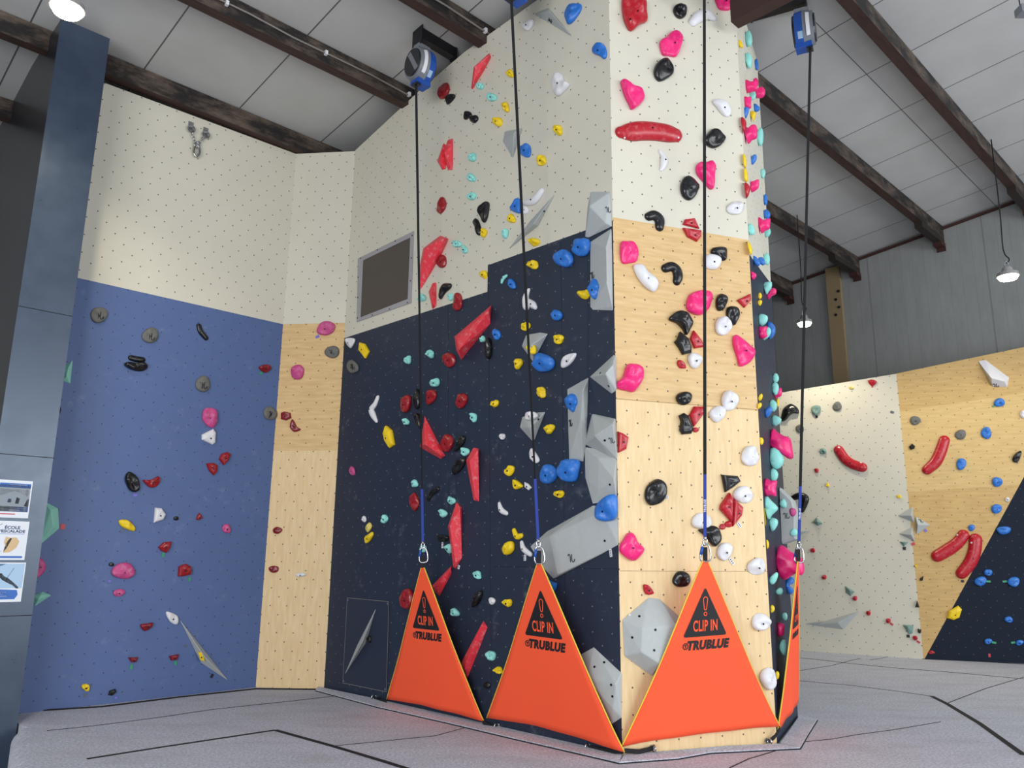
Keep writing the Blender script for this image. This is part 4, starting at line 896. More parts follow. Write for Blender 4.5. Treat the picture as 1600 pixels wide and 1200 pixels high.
s;S;yellow;.8;1172,175 1181,176 1179,184 1177,190|yellow cone-shaped hold near the top of the pillar's side
s;S;bar_red;.8;1158,184 1164,187 1166,193 1162,209|red hold left of the big hot pink one near the top
s;S;pink;.8;1163,199 1171,202 1177,196 1182,197 1183,206 1182,215 1174,218 1168,224|big hot pink wavy hold near the top of the pillar's side
p;S;turquoise;.8;1188,214,5,13,5|turquoise hold right of the big hot pink wavy one
p;S;yellow;.8;1163,251,3,11,-5|yellow sliver, upper of two on the pillar's side
p;S;yellow;.8;1165,274,3.2,11,-5|yellow sliver, lower of two on the pillar's side
p;S;blue;.8;1177.5,249,3.5,8.5,20|blue hold right of the upper yellow sliver
p;S;turquoise;.8;1192,271,4,7,0|turquoise hold at the far edge level with the yellow slivers
s;S;bar_red;.8;1163,286 1170,289 1172,295 1166,310|red hold below the yellow slivers
s;S;pink;.8;1173,286 1180,283 1186,281 1185,292 1180,297 1173,300|hot pink hold right of the red one below the yellow slivers
p;S;blue;.8;1196,312,3.5,8,0|blue hold at the far edge, higher of two
p;S;blue;.8;1198,335,5.5,7,0|blue ribbed hold just above a hot pink one
s;S;pink;.8;1185,340 1192,344 1198,344 1204,342 1203,350 1202,357 1195,360 1189,364|hot pink concave hold level with the cream's lower end
p;S;turquoise;.8;1199,363,5,7.5,20|turquoise hold tucked under the hot pink concave one
p;S;turquoise;.8;1174,359,5,9,0|turquoise hold lowest on the cream of the pillar's side
s;S;yellow;.8;1168,377 1172,381 1175,388 1175,394 1172,398|yellow hold at the top corner of the navy side
s;S;blue;.8;1177,400 1183,403 1188,411 1184,416 1179,412|blue angular hold, left of two on the slanted border
p;S;blue;.8;1190,408,4.5,7,-20|blue hold, right of two on the slanted border
p;S;turquoise;.8;1198,405,5,9,10|turquoise hold right of the two blue ones
s;S;pink;.8;1173,424 1178,426 1182,429 1180,434 1175,437|small hot pink hold topmost on the navy side
s;S;turquoise;.8;1193,444 1199,441 1206,441 1205,450 1201,455 1197,460|turquoise hold above the hot pink peg
s;S;pink;.8;1198,465 1204,453 1209,450 1213,453 1212,459 1206,462 1200,468|hot pink peg sticking out from the navy side
p;S;yellow;.8;1187,462.5,3.2,5,15|pale yellow chip, upper of the higher pair on the side
p;S;yellow;.8;1187,473,3.2,5,15|pale yellow chip, lower of the higher pair on the side
s;S;turquoise;.8;1186,493 1192,491 1199,494 1199,501 1194,507 1187,509|turquoise hold above the pink and blue ring group
s;S;pink;.8;1186,511 1192,511 1199,510 1197,518 1199,525 1190,530 1187,525|hot pink hold inside the blue ring
s;S;turquoise;.8;1199,511 1204,514 1204,521 1199,528 1191,532 1196,523|turquoise hold between the pink one and the blue ring
s;S;blue;.8;1199,503 1206,504 1211,511 1211,520 1206,528 1201,530 1204,522 1206,514 1202,508|blue curved hold wrapping the pink and turquoise ones
p;S;turquoise;.8;1212,591,4.5,8,0|turquoise hold at the far edge, upper of two above hot pink
p;S;turquoise;.8;1211.5,607,5.5,9.5,0|turquoise hold at the far edge, lower of two above hot pink
s;S;pink;.8;1210,615 1214,608 1221,606 1221,618 1215,621 1211,623|hot pink block at the far edge, mid height
p;S;yellow;.8;1215,629,2,7,0|thin yellow hold under the hot pink block
p;S;turquoise;.8;1208,634,5.5,10,0|turquoise hold above the blue one at mid height
s;S;blue;.8;1195,641 1203,635 1207,640 1203,648 1197,653|blue hold at mid height under a turquoise one
p;S;yellow;.8;1188,621,3,6,20|pale yellow chip, upper of the lower pair on the side
p;S;yellow;.8;1186.5,634,3,5.5,20|pale yellow chip, lower of the lower pair on the side
s;S;turquoise;.8;1207,650 1214,650 1221,655 1218,662 1208,666|turquoise wedge above the biggest hot pink horn
p;S;yellow;.8;1189,689,4,6,0|round yellow hold left of the biggest hot pink horn
s;S;pink;.9;1207,670 1214.6,675 1225,681 1235,685 1238,700 1239.6,715.6 1231,716.6 1218,707 1206,700|biggest hot pink horn on the navy side
s;S;turquoise;.9;1205,700 1217,704 1225,719 1219,731 1210,733 1205,725|big turquoise hold under the biggest hot pink horn
s;S;turquoise;.8;1205,733 1212,734 1216,741 1213,750 1205,752|turquoise ring hold above the hot pink spool
s;S;pink;.9;1196,748 1204,751 1214,751 1212,763 1213,775.6 1204,774 1196,775|hot pink spool-shaped hold
s;S;turquoise;.9;1196,775 1206,783 1215.6,793 1212.5,799 1206,805 1200,812|big turquoise shell under the hot pink spool
s;S;turquoise;.8;1202,811 1208,809 1215,812.5 1214.6,821 1206,831|turquoise hold below the big turquoise shell
p;S;yellow;.8;1190,808,3.2,14,-3|tall thin yellow hold on the navy side
p;S;yellow;.8;1198,850,3.5,7,-5|yellow hold under the tall thin yellow one
s;S;pink;.6;1216.6,853 1226,854 1236,862 1246,867 1253,873 1256.6,889 1253,899 1241.5,897 1229.6,905 1221,904.5 1214,880|huge hot pink horn behind the fourth gate's top
s;S;blue;.9;1229,905 1236,901 1241,905 1239,912 1231,915 1239,920 1239,927 1232,928 1229,918|blue hold behind the fourth gate's left edge
x;S;volume;.7;1221,763 1240,782 1245,800 1245,843 1225,850;m1229,806,8|pale grey volume standing out from the pillar side's far edge
p;S;magenta;.9@.52;1238.5,800,6,6.5,0|magenta ball on the pale grey volume at the pillar's far edge
p;S;turquoise;.8@.12;1224,787,5,7,0|turquoise hold at the upper left of the pale grey volume
p;S;turquoise;.8@.52;1240,832,6,7,0|turquoise hold low on the pale grey volume, behind the fourth carabiner
p;S;turquoise;.8;1209,904,5.5,10,25|turquoise leaf hold below the huge hot pink horn
p;S;turquoise;.8;1218,924,5.5,6,0|turquoise block below the huge hot pink horn
p;S;turquoise;.8;1226,963,4.5,6,0|turquoise hold in shadow beside the fourth gate
p;S;yellow;.8;1206,951.5,4,6.5,0|yellow hold beside the fourth gate, upper of the low pair
s;S;pink;.8;1216,973 1221,974 1226,976 1225,985 1225,991 1219,995 1216,990|hot pink hold lowest on the navy side
p;S;turquoise;.8;1224,1011,5.5,13,0|lowest turquoise hold beside the fourth gate
p;S;yellow;.8;1213,1055.5,4.5,7,0|yellow hold beside the fourth gate, lower of the low pair
! ---- far cream wall
o;B;black;.7;1222,642 1228,634 1237,631 1247,638 1248,646 1240,645 1233,650 1228,656 1221,658|black hooked hold at the far cream wall's left top
o;B;sage;.7;1267,640 1271,634 1281,634 1282,642 1276,649 1271,647|grey-green hold with black tag near the far wall's top
e;B;grey;.5;1308,635,7.5,7,0|dark grey round hold near the far cream wall's top
e;B;grey;.5;1250,670,6.5,6.5,0|dark grey round hold behind the fourth strap on far wall
o;B;bar_red;.6;1356,595 1363,593 1370,596 1366,602 1360,602|red hold at the top edge of the far cream wall
e;B;pale_yellow;.8;1330,606,3.5,2.5,0|tiny pale yellow hold at the far cream wall's top
e;B;bar_red;1;1252,690,2.5,2.5,0|tiny red ball behind the fourth strap on the far wall
e;B;sage;.7;1286,705,5,5,0|grey-green knob left of the red bar on far cream wall
t;B;bar_red;.8;1310,703,7.5 1321,718,7.5 1334,726,7.5 1347,730,7.5;w1311,699,1.5 w1345,723,1.5|curved red bar on the far cream wall
e;B;bar_red;1;1276,735,3.5,3.5,0|red ball left of the curved bar, second from top
e;B;yellow;.9;1293,758,2.5,3,0|tiny yellow hold below the red bar's left end
e;B;yellow;.9;1405,776,3.2,2.8,0|tiny yellow hold above the grey pyramid volumes
t;B;black;.9;1239,778,4 1248,775,5.5 1258,778,5.5 1256,788,5 1253,797,4|black bent hold behind the fourth strap's blue sleeve
h;B;sage;;1269,816 1276,808 1286,818 1278,822^1277,815,.09|grey-green pyramid hold on the far cream wall
v;B;volume;;1246,829 1268,828.5 1252,835 1245,836^1250,831,.08|thin grey volume edge left of the grey-green pyramid
e;B;bar_red;1;1270,860,3.7,3.7,0|red ball below the grey-green pyramid
e;B;bar_red;1;1288,902,3.7,3.7,0|red ball fourth from the top on the far cream wall
h;B;sage;;1320,915 1336,924 1329,932 1321,926^1328,923,.07|grey-green wedge above a red ball low on far wall
e;B;bar_red;1;1336,935,3.7,3.7,0|red ball touching the grey-green wedge
e;B;bar_red;1;1357,958,3.7,3.7,0|red ball right of the grey splinter volume's tip
e;B;bar_red;1;1388,970,3.9,3.9,0|red ball with a red tag, higher of two tagged
h;B;sage;;1410,976 1428,977 1426,990 1420,992^1418,979,.08|lowest grey-green hold on the far cream wall
e;B;bar_red;1;1430,997,3.9,3.9,0|lowest red ball on the far cream wall
h;B;sage;;1405,846 1420,847 1412,855^1413,848,.06|grey-green hold under the grey pyramid volumes
v;B;volume;;1402,806 1426,791 1428.5,817^1424,806,.10|grey pyramid volume, top of the three-pointed cluster
v;B;volume;;1404,834 1426,822 1430,847^1424,836,.10|grey pyramid volume, bottom of the three-pointed cluster
v;B;volume;;1255,975 1290,969 1272,977^1276,973,.05|short grey splinter volume, left one at the far wall's foot
v;B;volume;;1266,977 1307,974 1344,954 1318,984^1309,973,.08|long grey splinter volume, right one at the far wall's foot
a;B;black;.8;1433,938 1437,949 1430,949|black triangular hold at the far corner, middle of three
a;B;black;.8;1434,982 1440,984 1438,990 1434,988|black hold at the far corner, lowest of three
e;B;yellow;.9;1431.5,884,1.8,3,0|tiny yellow hold in the far corner
g;B;tag_black;;1276,651,3,4,0|black tag under the top grey-green hold
g;B;tag_red;;1363,604,2.5,3,0|red tag under the red hold at the top of far wall
g;B;tag_grey;;1394,644,5,3.5,25|grey tag alone high on the far cream wall
g;B;tag_red;;1393,975,5,3,35|red tag beside the higher tagged red ball
g;B;tag_red;;1435,1003,5,3,35|red tag beside the lowest red ball
g;B;tag_black;;1419,994,4.5,4.5,0|black tag under the lowest grey-green hold
g;B;tag_black;;1413,857,4.5,4.5,0|black tag under the grey-green hold near the pyramids
! ---- far plywood and navy wall
v;Q;volume;;1430,806 1454,820 1432,836^1434,820,.10;m1439,814,6|grey pyramid volume on plywood pointing right
v;Q;white;;1528,564 1540,562 1562,582 1577,590 1574,605 1551,604^1548,590,.16 1570,596,.12;m1556,602,8|white arrow-shaped volume high on the far plywood
e;Q;blue;.6;1561.5,629,8.5,7,-15|highest blue hold on the far plywood
e;Q;blue;.6;1541,676.5,8.5,9,0|blue hold second highest on the far plywood
e;Q;blue;.6;1502,725,8,9,20|blue hold right of the upright red bar
e;Q;blue;.6;1558,753,8,8,0|blue hold third from the bottom on far plywood
e;Q;blue;.6;1557,795,9,7,-10|blue hold next to the slanted navy border
e;Q;blue;.6;1518,824.5,5.5,5,0|small blue hold above the two red bars
e;Q;grey;.5;1430,657,8,7.5,0|dark grey hold at the far plywood's left edge
e;Q;grey;.5;1501,679,9,7.5,0|dark grey hold right of the upright red bar's top
a;Q;black;.8;1420,698 1425,693 1430,697 1429,701 1423,703|small black hold at the far plywood's left edge
t;Q;bar_red;.8;1476,688,8 1470,706,8.5 1462,722,8.5 1449,734,7.5|upright curved red bar on the far plywood
e;Q;white;.7;1598,647,5,6,0|white hold at the right edge of the picture
o;Q;black;.7;1590,706 1596,705 1594,715 1589,723 1582,720 1583,713|black pointed hold at the right edge of far plywood
e;Q;white;.8;1574,780.5,3.8,3.5,0|tiny white hold near the slanted navy border
t;Q;bar_red;.8;1506,836,8.5 1497,848,9 1482,859,9.5 1465,869,9;w1496,836,1.4|left one of the two low red bars on plywood
t;Q;bar_red;.8;1525,843,9.5 1523,862,9.5 1516,880,9.5 1503,896,8.5;w1518,848,1.4|right one of the two low red bars on plywood
a;Q;black;.8;1437,904 1443,900 1442,907 1438,908|black hold at the far corner, highest of three
o;Q;blue;.6;1557,827 1563,823 1575,823 1580,828 1574,834 1563,835|highest blue hold on the far navy paint
e;Q;blue;.6;1544,894.5,6.5,5.5,0|small blue hold above the tagged blue one on navy
e;Q;blue;.6;1532,908,9.5,7.5,0|blue hold with a green tag at its right
e;Q;blue;.6;1584,909,10,7.5,0|blue hold with a green tag at its left
a;Q;yellow;.6;1480,966 1482,955 1497,946 1503,952 1499,965 1490,969|yellow angular hold on the slanted navy border
e;Q;blue;.6;1576,968,6.5,5,0|blue hold alone between the tagged pairs on navy
e;Q;blue;.6;1544,1002,6,4.5,0|low blue hold with tag at its right
e;Q;blue;.6;1593,1004,6,4.5,0|low blue hold with tag at its left
o;Q;bar_red;.6;1450,1020 1455,1016 1461,1020 1455,1022|small red hold at the foot of the far corner
g;Q;tag_green;;1544.5,908.5,6,3,0|green tag right of the upper left tagged blue hold
g;Q;tag_green;;1570,908.5,6,3,-10|green tag left of the upper right tagged blue hold
g;Q;tag_green;;1553,1004,6,3,10|green tag right of the low left tagged blue hold
g;Q;tag_green;;1583,1004,6,3,-10|green tag left of the low right tagged blue hold
g;Q;tag_green;;1551.5,635,3,3,0|green tag at the highest blue hold's lower left
g;Q;tag_red;;1546,1024,3,5,0|red tag at the foot of the far navy wall
g;Q;tag_red;;1427,850,5,4,-20|red tag by the lowest grey pyramid
g;Q;tag_violet;;1446,829,4,4,-30|violet tag under the right-pointing grey pyramid
g;Q;tag_black;;1504,908,4,4,0|black tag under the right one of the two low red bars
"""
build_holds(HOLDS)

# ------------------------------------------------------------------ grey-framed pane in the wall
Z = Vector((0, 0, 1))
fo = [WK.at(x, y, .012) for x, y in ((559, 404), (646, 361), (642, 473), (557, 503))]
fi = [WK.at(x, y, .012) for x, y in ((567, 407), (641, 371), (637, 467), (563, 496))]
bm = bmesh.new()
o1 = [bm.verts.new(p) for p in fo]; i1 = [bm.verts.new(p) for p in fi]; o0 = [bm.verts.new(p - WK.n*.011) for p in fo]; i0 = [bm.verts.new(p - WK.n*.011) for p in fi]
for k in range(4):
    j = (k+1) % 4; bm.faces.new((o1[k], o1[j], i1[j], i1[k])); bm.faces.new((o1[k], o0[k], o0[j], o1[j])); bm.faces.new((i1[k], i1[j], i0[j], i0[k])); bm.faces.new((o0[k], i0[k], i0[j], o0[j]))
win = struct(mesh_obj('window_1', bm, 'window_frame'))
bm = bmesh.new(); prism_bm(bm, [p - WK.n*.010 for p in fi], WK.n*.004); struct(mesh_obj('pane', bm, 'tinted_pane', win))
for a, b in zip(fo, fo[1:] + fo[:1]):
    for t in (.04, .37, .7):
        p = a.lerp(b, t); c = sum(fo, Vector())/4; p = p.lerp(c, .035); bm = bmesh.new(); prism_bm(bm, [p + WK.t*math.cos(k*math.pi/3)*.008 + Z*math.sin(k*math.pi/3)*.008 for k in range(6)], WK.n*.005); struct(mesh_obj('screw', bm, 'bolt', win))
# access hatch at the foot of the navy wall
hp = [WK.at(x, y, .002) for x, y in ((543, 934), (608, 940), (604, 1081), (536, 1067))]
bm = bmesh.new(); prism_bm(bm, [p - WK.n*.001 for p in hp], WK.n*.004); hatch = mesh_obj('access_hatch', bm, 'navy_plain', None, sum(hp, Vector())/4); tag(hatch, 'navy access hatch with a thin pale outline at the foot of the navy wall', 'hatch')
bm = bmesh.new()
for a, b in zip(hp, hp[1:] + hp[:1]):
    d = (b-a); box_bm(bm, (a+b)/2 + WK.n*.0035, d.normalized(), WK.n, d.normalized().cross(WK.n), d.length, .002, .005)
mesh_obj('outline', bm, 'conduit', hatch)
for a in hp:
    c = a.lerp(sum(hp, Vector())/4, .05); bm = bmesh.new(); prism_bm(bm, [c + WK.n*.003 + WK.t*math.cos(k*math.pi/4)*.012 + Z*math.sin(k*math.pi/4)*.012 for k in range(8)], WK.n*.004); mesh_obj('screw', bm, 'steel', hatch)

# chain anchor high on the blue wall's cream part
anc = empty('chain_anchor', WL.at(307, 215, .02)); tag(anc, 'steel Y-shaped anchor chain high on the cream part above the blue wall', 'anchor chain')
def torus_path(c, ax, ay, rx, ry, n=14): return [c + ax*math.cos(2*math.pi*k/n)*rx + ay*math.sin(2*math.pi*k/n)*ry for k in range(n)]
def chain(p, q, nrm, parent, links):
    d = (q-p).normalized(); s = d.cross(nrm).normalized(); L = (q-p).length/links
    for i in range(links):
        c = p.lerp(q, (i+.5)/links); sd = s if i % 2 else nrm
        bm = bmesh.new(); tube_bm(bm, torus_path(c, d, sd, L*.66, L*.36), L*.13, 6, closed=True); mesh_obj('chain_link', bm, 'steel', parent, smooth=True)
for (hx, hy) in ((298, 197), (321, 206)):
    c = WL.at(hx, hy, .006); bm = bmesh.new(); box_bm(bm, c, WL.t, WL.n, Z, .06, .008, .11)
    box_bm(bm, c + WL.n*.012, WL.t, WL.n, Z, .03, .02, .03); tube_bm(bm, torus_path(c - Z*.05 + WL.n*.03, WL.t, Z, .04, .04), .011, 6, closed=True); mesh_obj('hanger', bm, 'steel', anc)
jn = WL.at(307, 228, .03)
chain(WL.at(299, 206, .03), jn, WL.n, anc, 5); chain(WL.at(320, 212, .03), jn, WL.n, anc, 5)
bm = bmesh.new(); tube_bm(bm, torus_path(WL.at(307.5, 226, .035), WL.t, Z, .03, .03), .01, 6, closed=True); mesh_obj('ring', bm, 'steel', anc, smooth=True)
bm = bmesh.new(); tube_bm(bm, torus_path(WL.at(307.5, 236, .035), WL.t, Z, .035, .075), .013, 6, closed=True); mesh_obj('carabiner', bm, 'steel', anc, smooth=True)

def text_mesh(txt, size, shear=0.0, offset=0.0, sx=1.0, spacing=1.0):
    cu = bpy.data.curves.new('t', 'FONT'); cu.body = txt; cu.size = size; cu.shear = shear; cu.offset = offset; cu.align_x = 'CENTER'; cu.align_y = 'CENTER'; cu.space_character = spacing; cu.resolution_u = 3
    o = bpy.data.objects.new('t', cu); COL.objects.link(o); dg = bpy.context.evaluated_depsgraph_get(); me = bpy.data.meshes.new_from_object(o.evaluated_get(dg)); bpy.data.objects.remove(o); bpy.data.curves.remove(cu)
    for v in me.vertices: v.co.x *= sx
    return me
# ------------------------------------------------------------------ auto belays
def strap_bm(p, q, side, w, t):
    bm = bmesh.new(); d = (q-p).normalized(); s = (side - d*side.dot(d)).normalized(); n = d.cross(s); box_bm(bm, (p+q)/2, s, n, d, w, t, (q-p).length); return bm
def auto_belay(label, W, topc, low, nrm, wallpt, body=True, tw=62):
    """drum housing under a bracket, webbing down to a carabiner at 'low' ; nrm = direction the drum's face looks"""
    rt = empty('auto_belay', topc); tag(rt, label, 'auto belay', 'auto belays hanging on the tower'); n = nrm.normalized(); s = n.cross(Z).normalized()
    if body:
        def disc(name, r, a, b, mat, r2=None, nseg=28):
            bm = bmesh.new(); r2 = r2 or r; A = [bm.verts.new(topc + n*a + s*math.cos(2*math.pi*k/nseg)*r*.84 + Z*math.sin(2*math.pi*k/nseg)*r) for k in range(nseg)]; B = [bm.verts.new(topc + n*b + s*math.cos(2*math.pi*k/nseg)*r2*.84 + Z*math.sin(2*math.pi*k/nseg)*r2) for k in range(nseg)]
            bm.faces.new(A); bm.faces.new(B[::-1])
            for k in range(nseg): bm.faces.new((A[k], A[(k+1) % nseg], B[(k+1) % nseg], B[k]))
            return mesh_obj(name, bm, mat, rt)
        disc('back_plate', .175, -.11, -.085, 'device_dark', .19)
        disc('blue_housing', .205, -.085, .0, 'device_blue', .215)
        disc('grey_housing', .215, .0, .105, 'device_grey', .185)
        f = disc('side_cover', .165, .105, .122, 'device_dark', .155)
        bm = bmesh.new(); d1 = (s*.5 + Z*.86).normalized(); box_bm(bm, topc + n*.123 - s*.02, d1, n, d1.cross(n), .27, .006, .055); mesh_obj('cover_stripe', bm, 'device_grey', f)
        # curved white label on the rim and a small one on the blue housing
        def rim(a0, a1, h0, h1, r, name, mat):
            bm = bmesh.new(); rows = []
            for k in range(9):
                a = math.radians(a0 + (a1-a0)*k/8); rd = s*math.cos(a)*.84 + Z*math.sin(a); rows.append([bm.verts.new(topc + n*h + rd*(rr)) for h, rr in ((h0, r[0]), (h1, r[1]), (h1, r[1]-.004), (h0, r[0]-.004))])
            for A, B in zip(rows, rows[1:]):
                for k in range(4): bm.faces.new((A[k], A[(k+1) % 4], B[(k+1) % 4], B[k]))
            bm.faces.new(rows[0]); bm.faces.new(rows[-1][::-1]); return mesh_obj(name, bm, mat, rt)
        sg = 1 if s.dot(EYE - topc) > 0 else -1
        c0 = 0 if sg > 0 else 180
        rim(c0 - sg*48, c0 + sg*30, .035, .072, (.2145, .2015), 'rim_label', 'tag_white')
        rim(c0 - sg*52, c0 - sg*30, -.055, -.005, (.2095, .2155), 'housing_sticker', 'print_sky')
        # top handle, foot block, hanging shackle
        bm = bmesh.new(); box_bm(bm, topc + Z*.225 - n*.01, s, n, Z, .10, .15, .05); mesh_obj('top_lug', bm, 'device_grey', rt)
        bm = bmesh.new(); box_bm(bm, topc - Z*.215 - n*.01, s, n, Z, .14, .17, .05); mesh_obj('foot_block', bm, 'device_blue', rt)
        bm = bmesh.new(); box_bm(bm, topc - Z*.245 + n*.05, s, n, Z, .09, .06, .03); mesh_obj('webbing_mouth', bm, 'device_dark', rt)
        bm = bmesh.new(); tube_bm(bm, torus_path(topc + Z*.29 - n*.01, n, Z, .045, .075), .011, 6, closed=True); mesh_obj('shackle', bm, 'steel', rt, smooth=True)
    p = topc - Z*.25 + n*.05 if body else topc
    d = (low-p).normalized(); side = CR
    mid = low - d*.62; car = low - d*.11
    bm = bmesh.new(); rows = []; fwd = d.cross(side).normalized()
    for i in range(13):
        t = i/12; a = math.radians(tw*t); c = p.lerp(mid, t); u = (side*math.cos(a) + fwd*math.sin(a))*.0135; w = (fwd*math.cos(a) - side*math.sin(a))*.002
        rows.append([bm.verts.new(c + u + w), bm.verts.new(c + u - w), bm.verts.new(c - u - w), bm.verts.new(c - u + w)])
    for A, B in zip(rows, rows[1:]):
        for k in range(4): bm.faces.new((A[k], A[(k+1) % 4], B[(k+1) % 4], B[k]))
    bm.faces.new(rows[0]); bm.faces.new(rows[-1][::-1]); mesh_obj('webbing', bm, 'strap', rt)
    mesh_obj('sleeve', strap_bm(mid, car, side, .024, .012), 'blue_web', rt)
    if tw < 50:      # white maker lettering up the sleeve
        me = text_mesh('TRUBLUE', .026, offset=.0006, spacing=1.25); nn = fwd if fwd.dot(EYE-car) > 0 else -fwd; c0 = mid.lerp(car, .5) + nn*.0068; sd = side if nn.cross(-d).dot(side) < 0 else -side
        for v in me.vertices: v.co = c0 + (-d)*v.co.x*.8 + (nn.cross(-d))*v.co.y
        me.name = 'maker_lettering'; me.materials.clear(); me.materials.append(MATS['tag_white']); o = bpy.data.objects.new('maker_lettering', me); COL.objects.link(o); o.parent = rt; o.location = -WORLD[rt]
    bm = bmesh.new(); c = car + d*.03; tube_bm(bm, torus_path(c, side, d, .016, .028), .007, 6, closed=True); box_bm(bm, car + d*.004, side, d, side.cross(d), .022, .03, .02); mesh_obj('swivel', bm, 'steel', rt, smooth=True)
    c = low + d*.005; bm = bmesh.new(); shape = ((0, -.07), (.026, -.058), (.040, -.02), (.046, .04), (.030, .068), (-.02, .072), (-.038, .045), (-.032, 0), (-.022, -.055))
    tube_bm(bm, [c + side*x + d*y for x, y in catmull(shape, 2)], .0075, 6, closed=True); kb = mesh_obj('carabiner', bm, 'steel', rt, smooth=True)
    bm = bmesh.new(); tube_bm(bm, [c + side*x + d*y for x, y in ((-.021, -.045), (-.034, .02))], .012, 8); mesh_obj('gate_sleeve', bm, 'device_blue', kb, smooth=True)
    return rt
def bracket(label, a, b, n, plate=None, w=.09, h=.15):
    rt = empty('wall_bracket', a); tag(rt, label, 'bracket', 'steel brackets carrying the auto belays'); s = n.cross(Z).normalized()
    bm = bmesh.new(); box_bm(bm, (a+b)/2, n, s, Z, (b-a).length, w, h); mesh_obj('arm', bm, 'bracket_black', rt)
    bm = bmesh.new(); box_bm(bm, b + n*.005 - Z*.02, s, n, Z, w*1.9, .012, h*1.9); mesh_obj('end_plate', bm, 'bracket_black', rt)
    bm = bmesh.new(); box_bm(bm, a - n*.0, s, n, Z, w*1.2, .02, h*1.15); mesh_obj('wall_plate', bm, 'bracket_black', rt)
    return rt

AP = {}
ap1 = WK.at(661, 866, .33); ap2 = WK.at(842, 866, .33); ap3 = WP.at(1101.5, 862, .24); ap4 = WS.at(1248, 866, .205)
def at_range(x, y, p, n):   # point on the sight line lying in the vertical plane through p facing n
    d = ray(x, y); return EYE + d*((p-EYE).dot(n)/d.dot(n))
# device centres: drum hangs so that its webbing leaves at the pixel seen
dv1 = WK.at(657, 104, .47); dv2 = WK.at(805, -33, .55); dv4 = WS.at(1256, 47, .55)
dv3 = WP.at(1094, -60, .42)
wp1 = WK.at(714, 92, 0)
auto_belay('blue and grey auto belay under the black bracket left of the tower', WK, dv1, ap1, WK.n, wp1)
auto_belay('auto belay at the top picture edge whose long strap crosses the navy wall', WK, dv2, ap2, WK.n, None)
auto_belay('auto belay strap hanging down the middle of the plywood pillar', WP, dv3, ap3, WP.n, None, tw=20)
auto_belay('blue and grey auto belay at the top right with the rightmost strap', WS, dv4, ap4, WS.n, None, tw=20)
b0 = dv1 + Z*.40; hb = WK.n.dot(b0 - WK.a)
bracket('black steel bracket carrying the left auto belay', b0 - WK.n*(hb-.002), b0 + WK.n*.05, WK.n)
b0 = dv4 + Z*.36; hb = WS.n.dot(b0 - WS.a)
bracket('dark steel bracket carrying the right auto belay', b0 - WS.n*(hb-.002), b0 + WS.n*.04, WS.n, h=.10)
b0 = dv2 + Z*.40; hb = WK.n.dot(b0 - WK.a)
bracket('steel bracket above the picture carrying the second auto belay', b0 - WK.n*(hb-.002), b0 + WK.n*.05, WK.n)

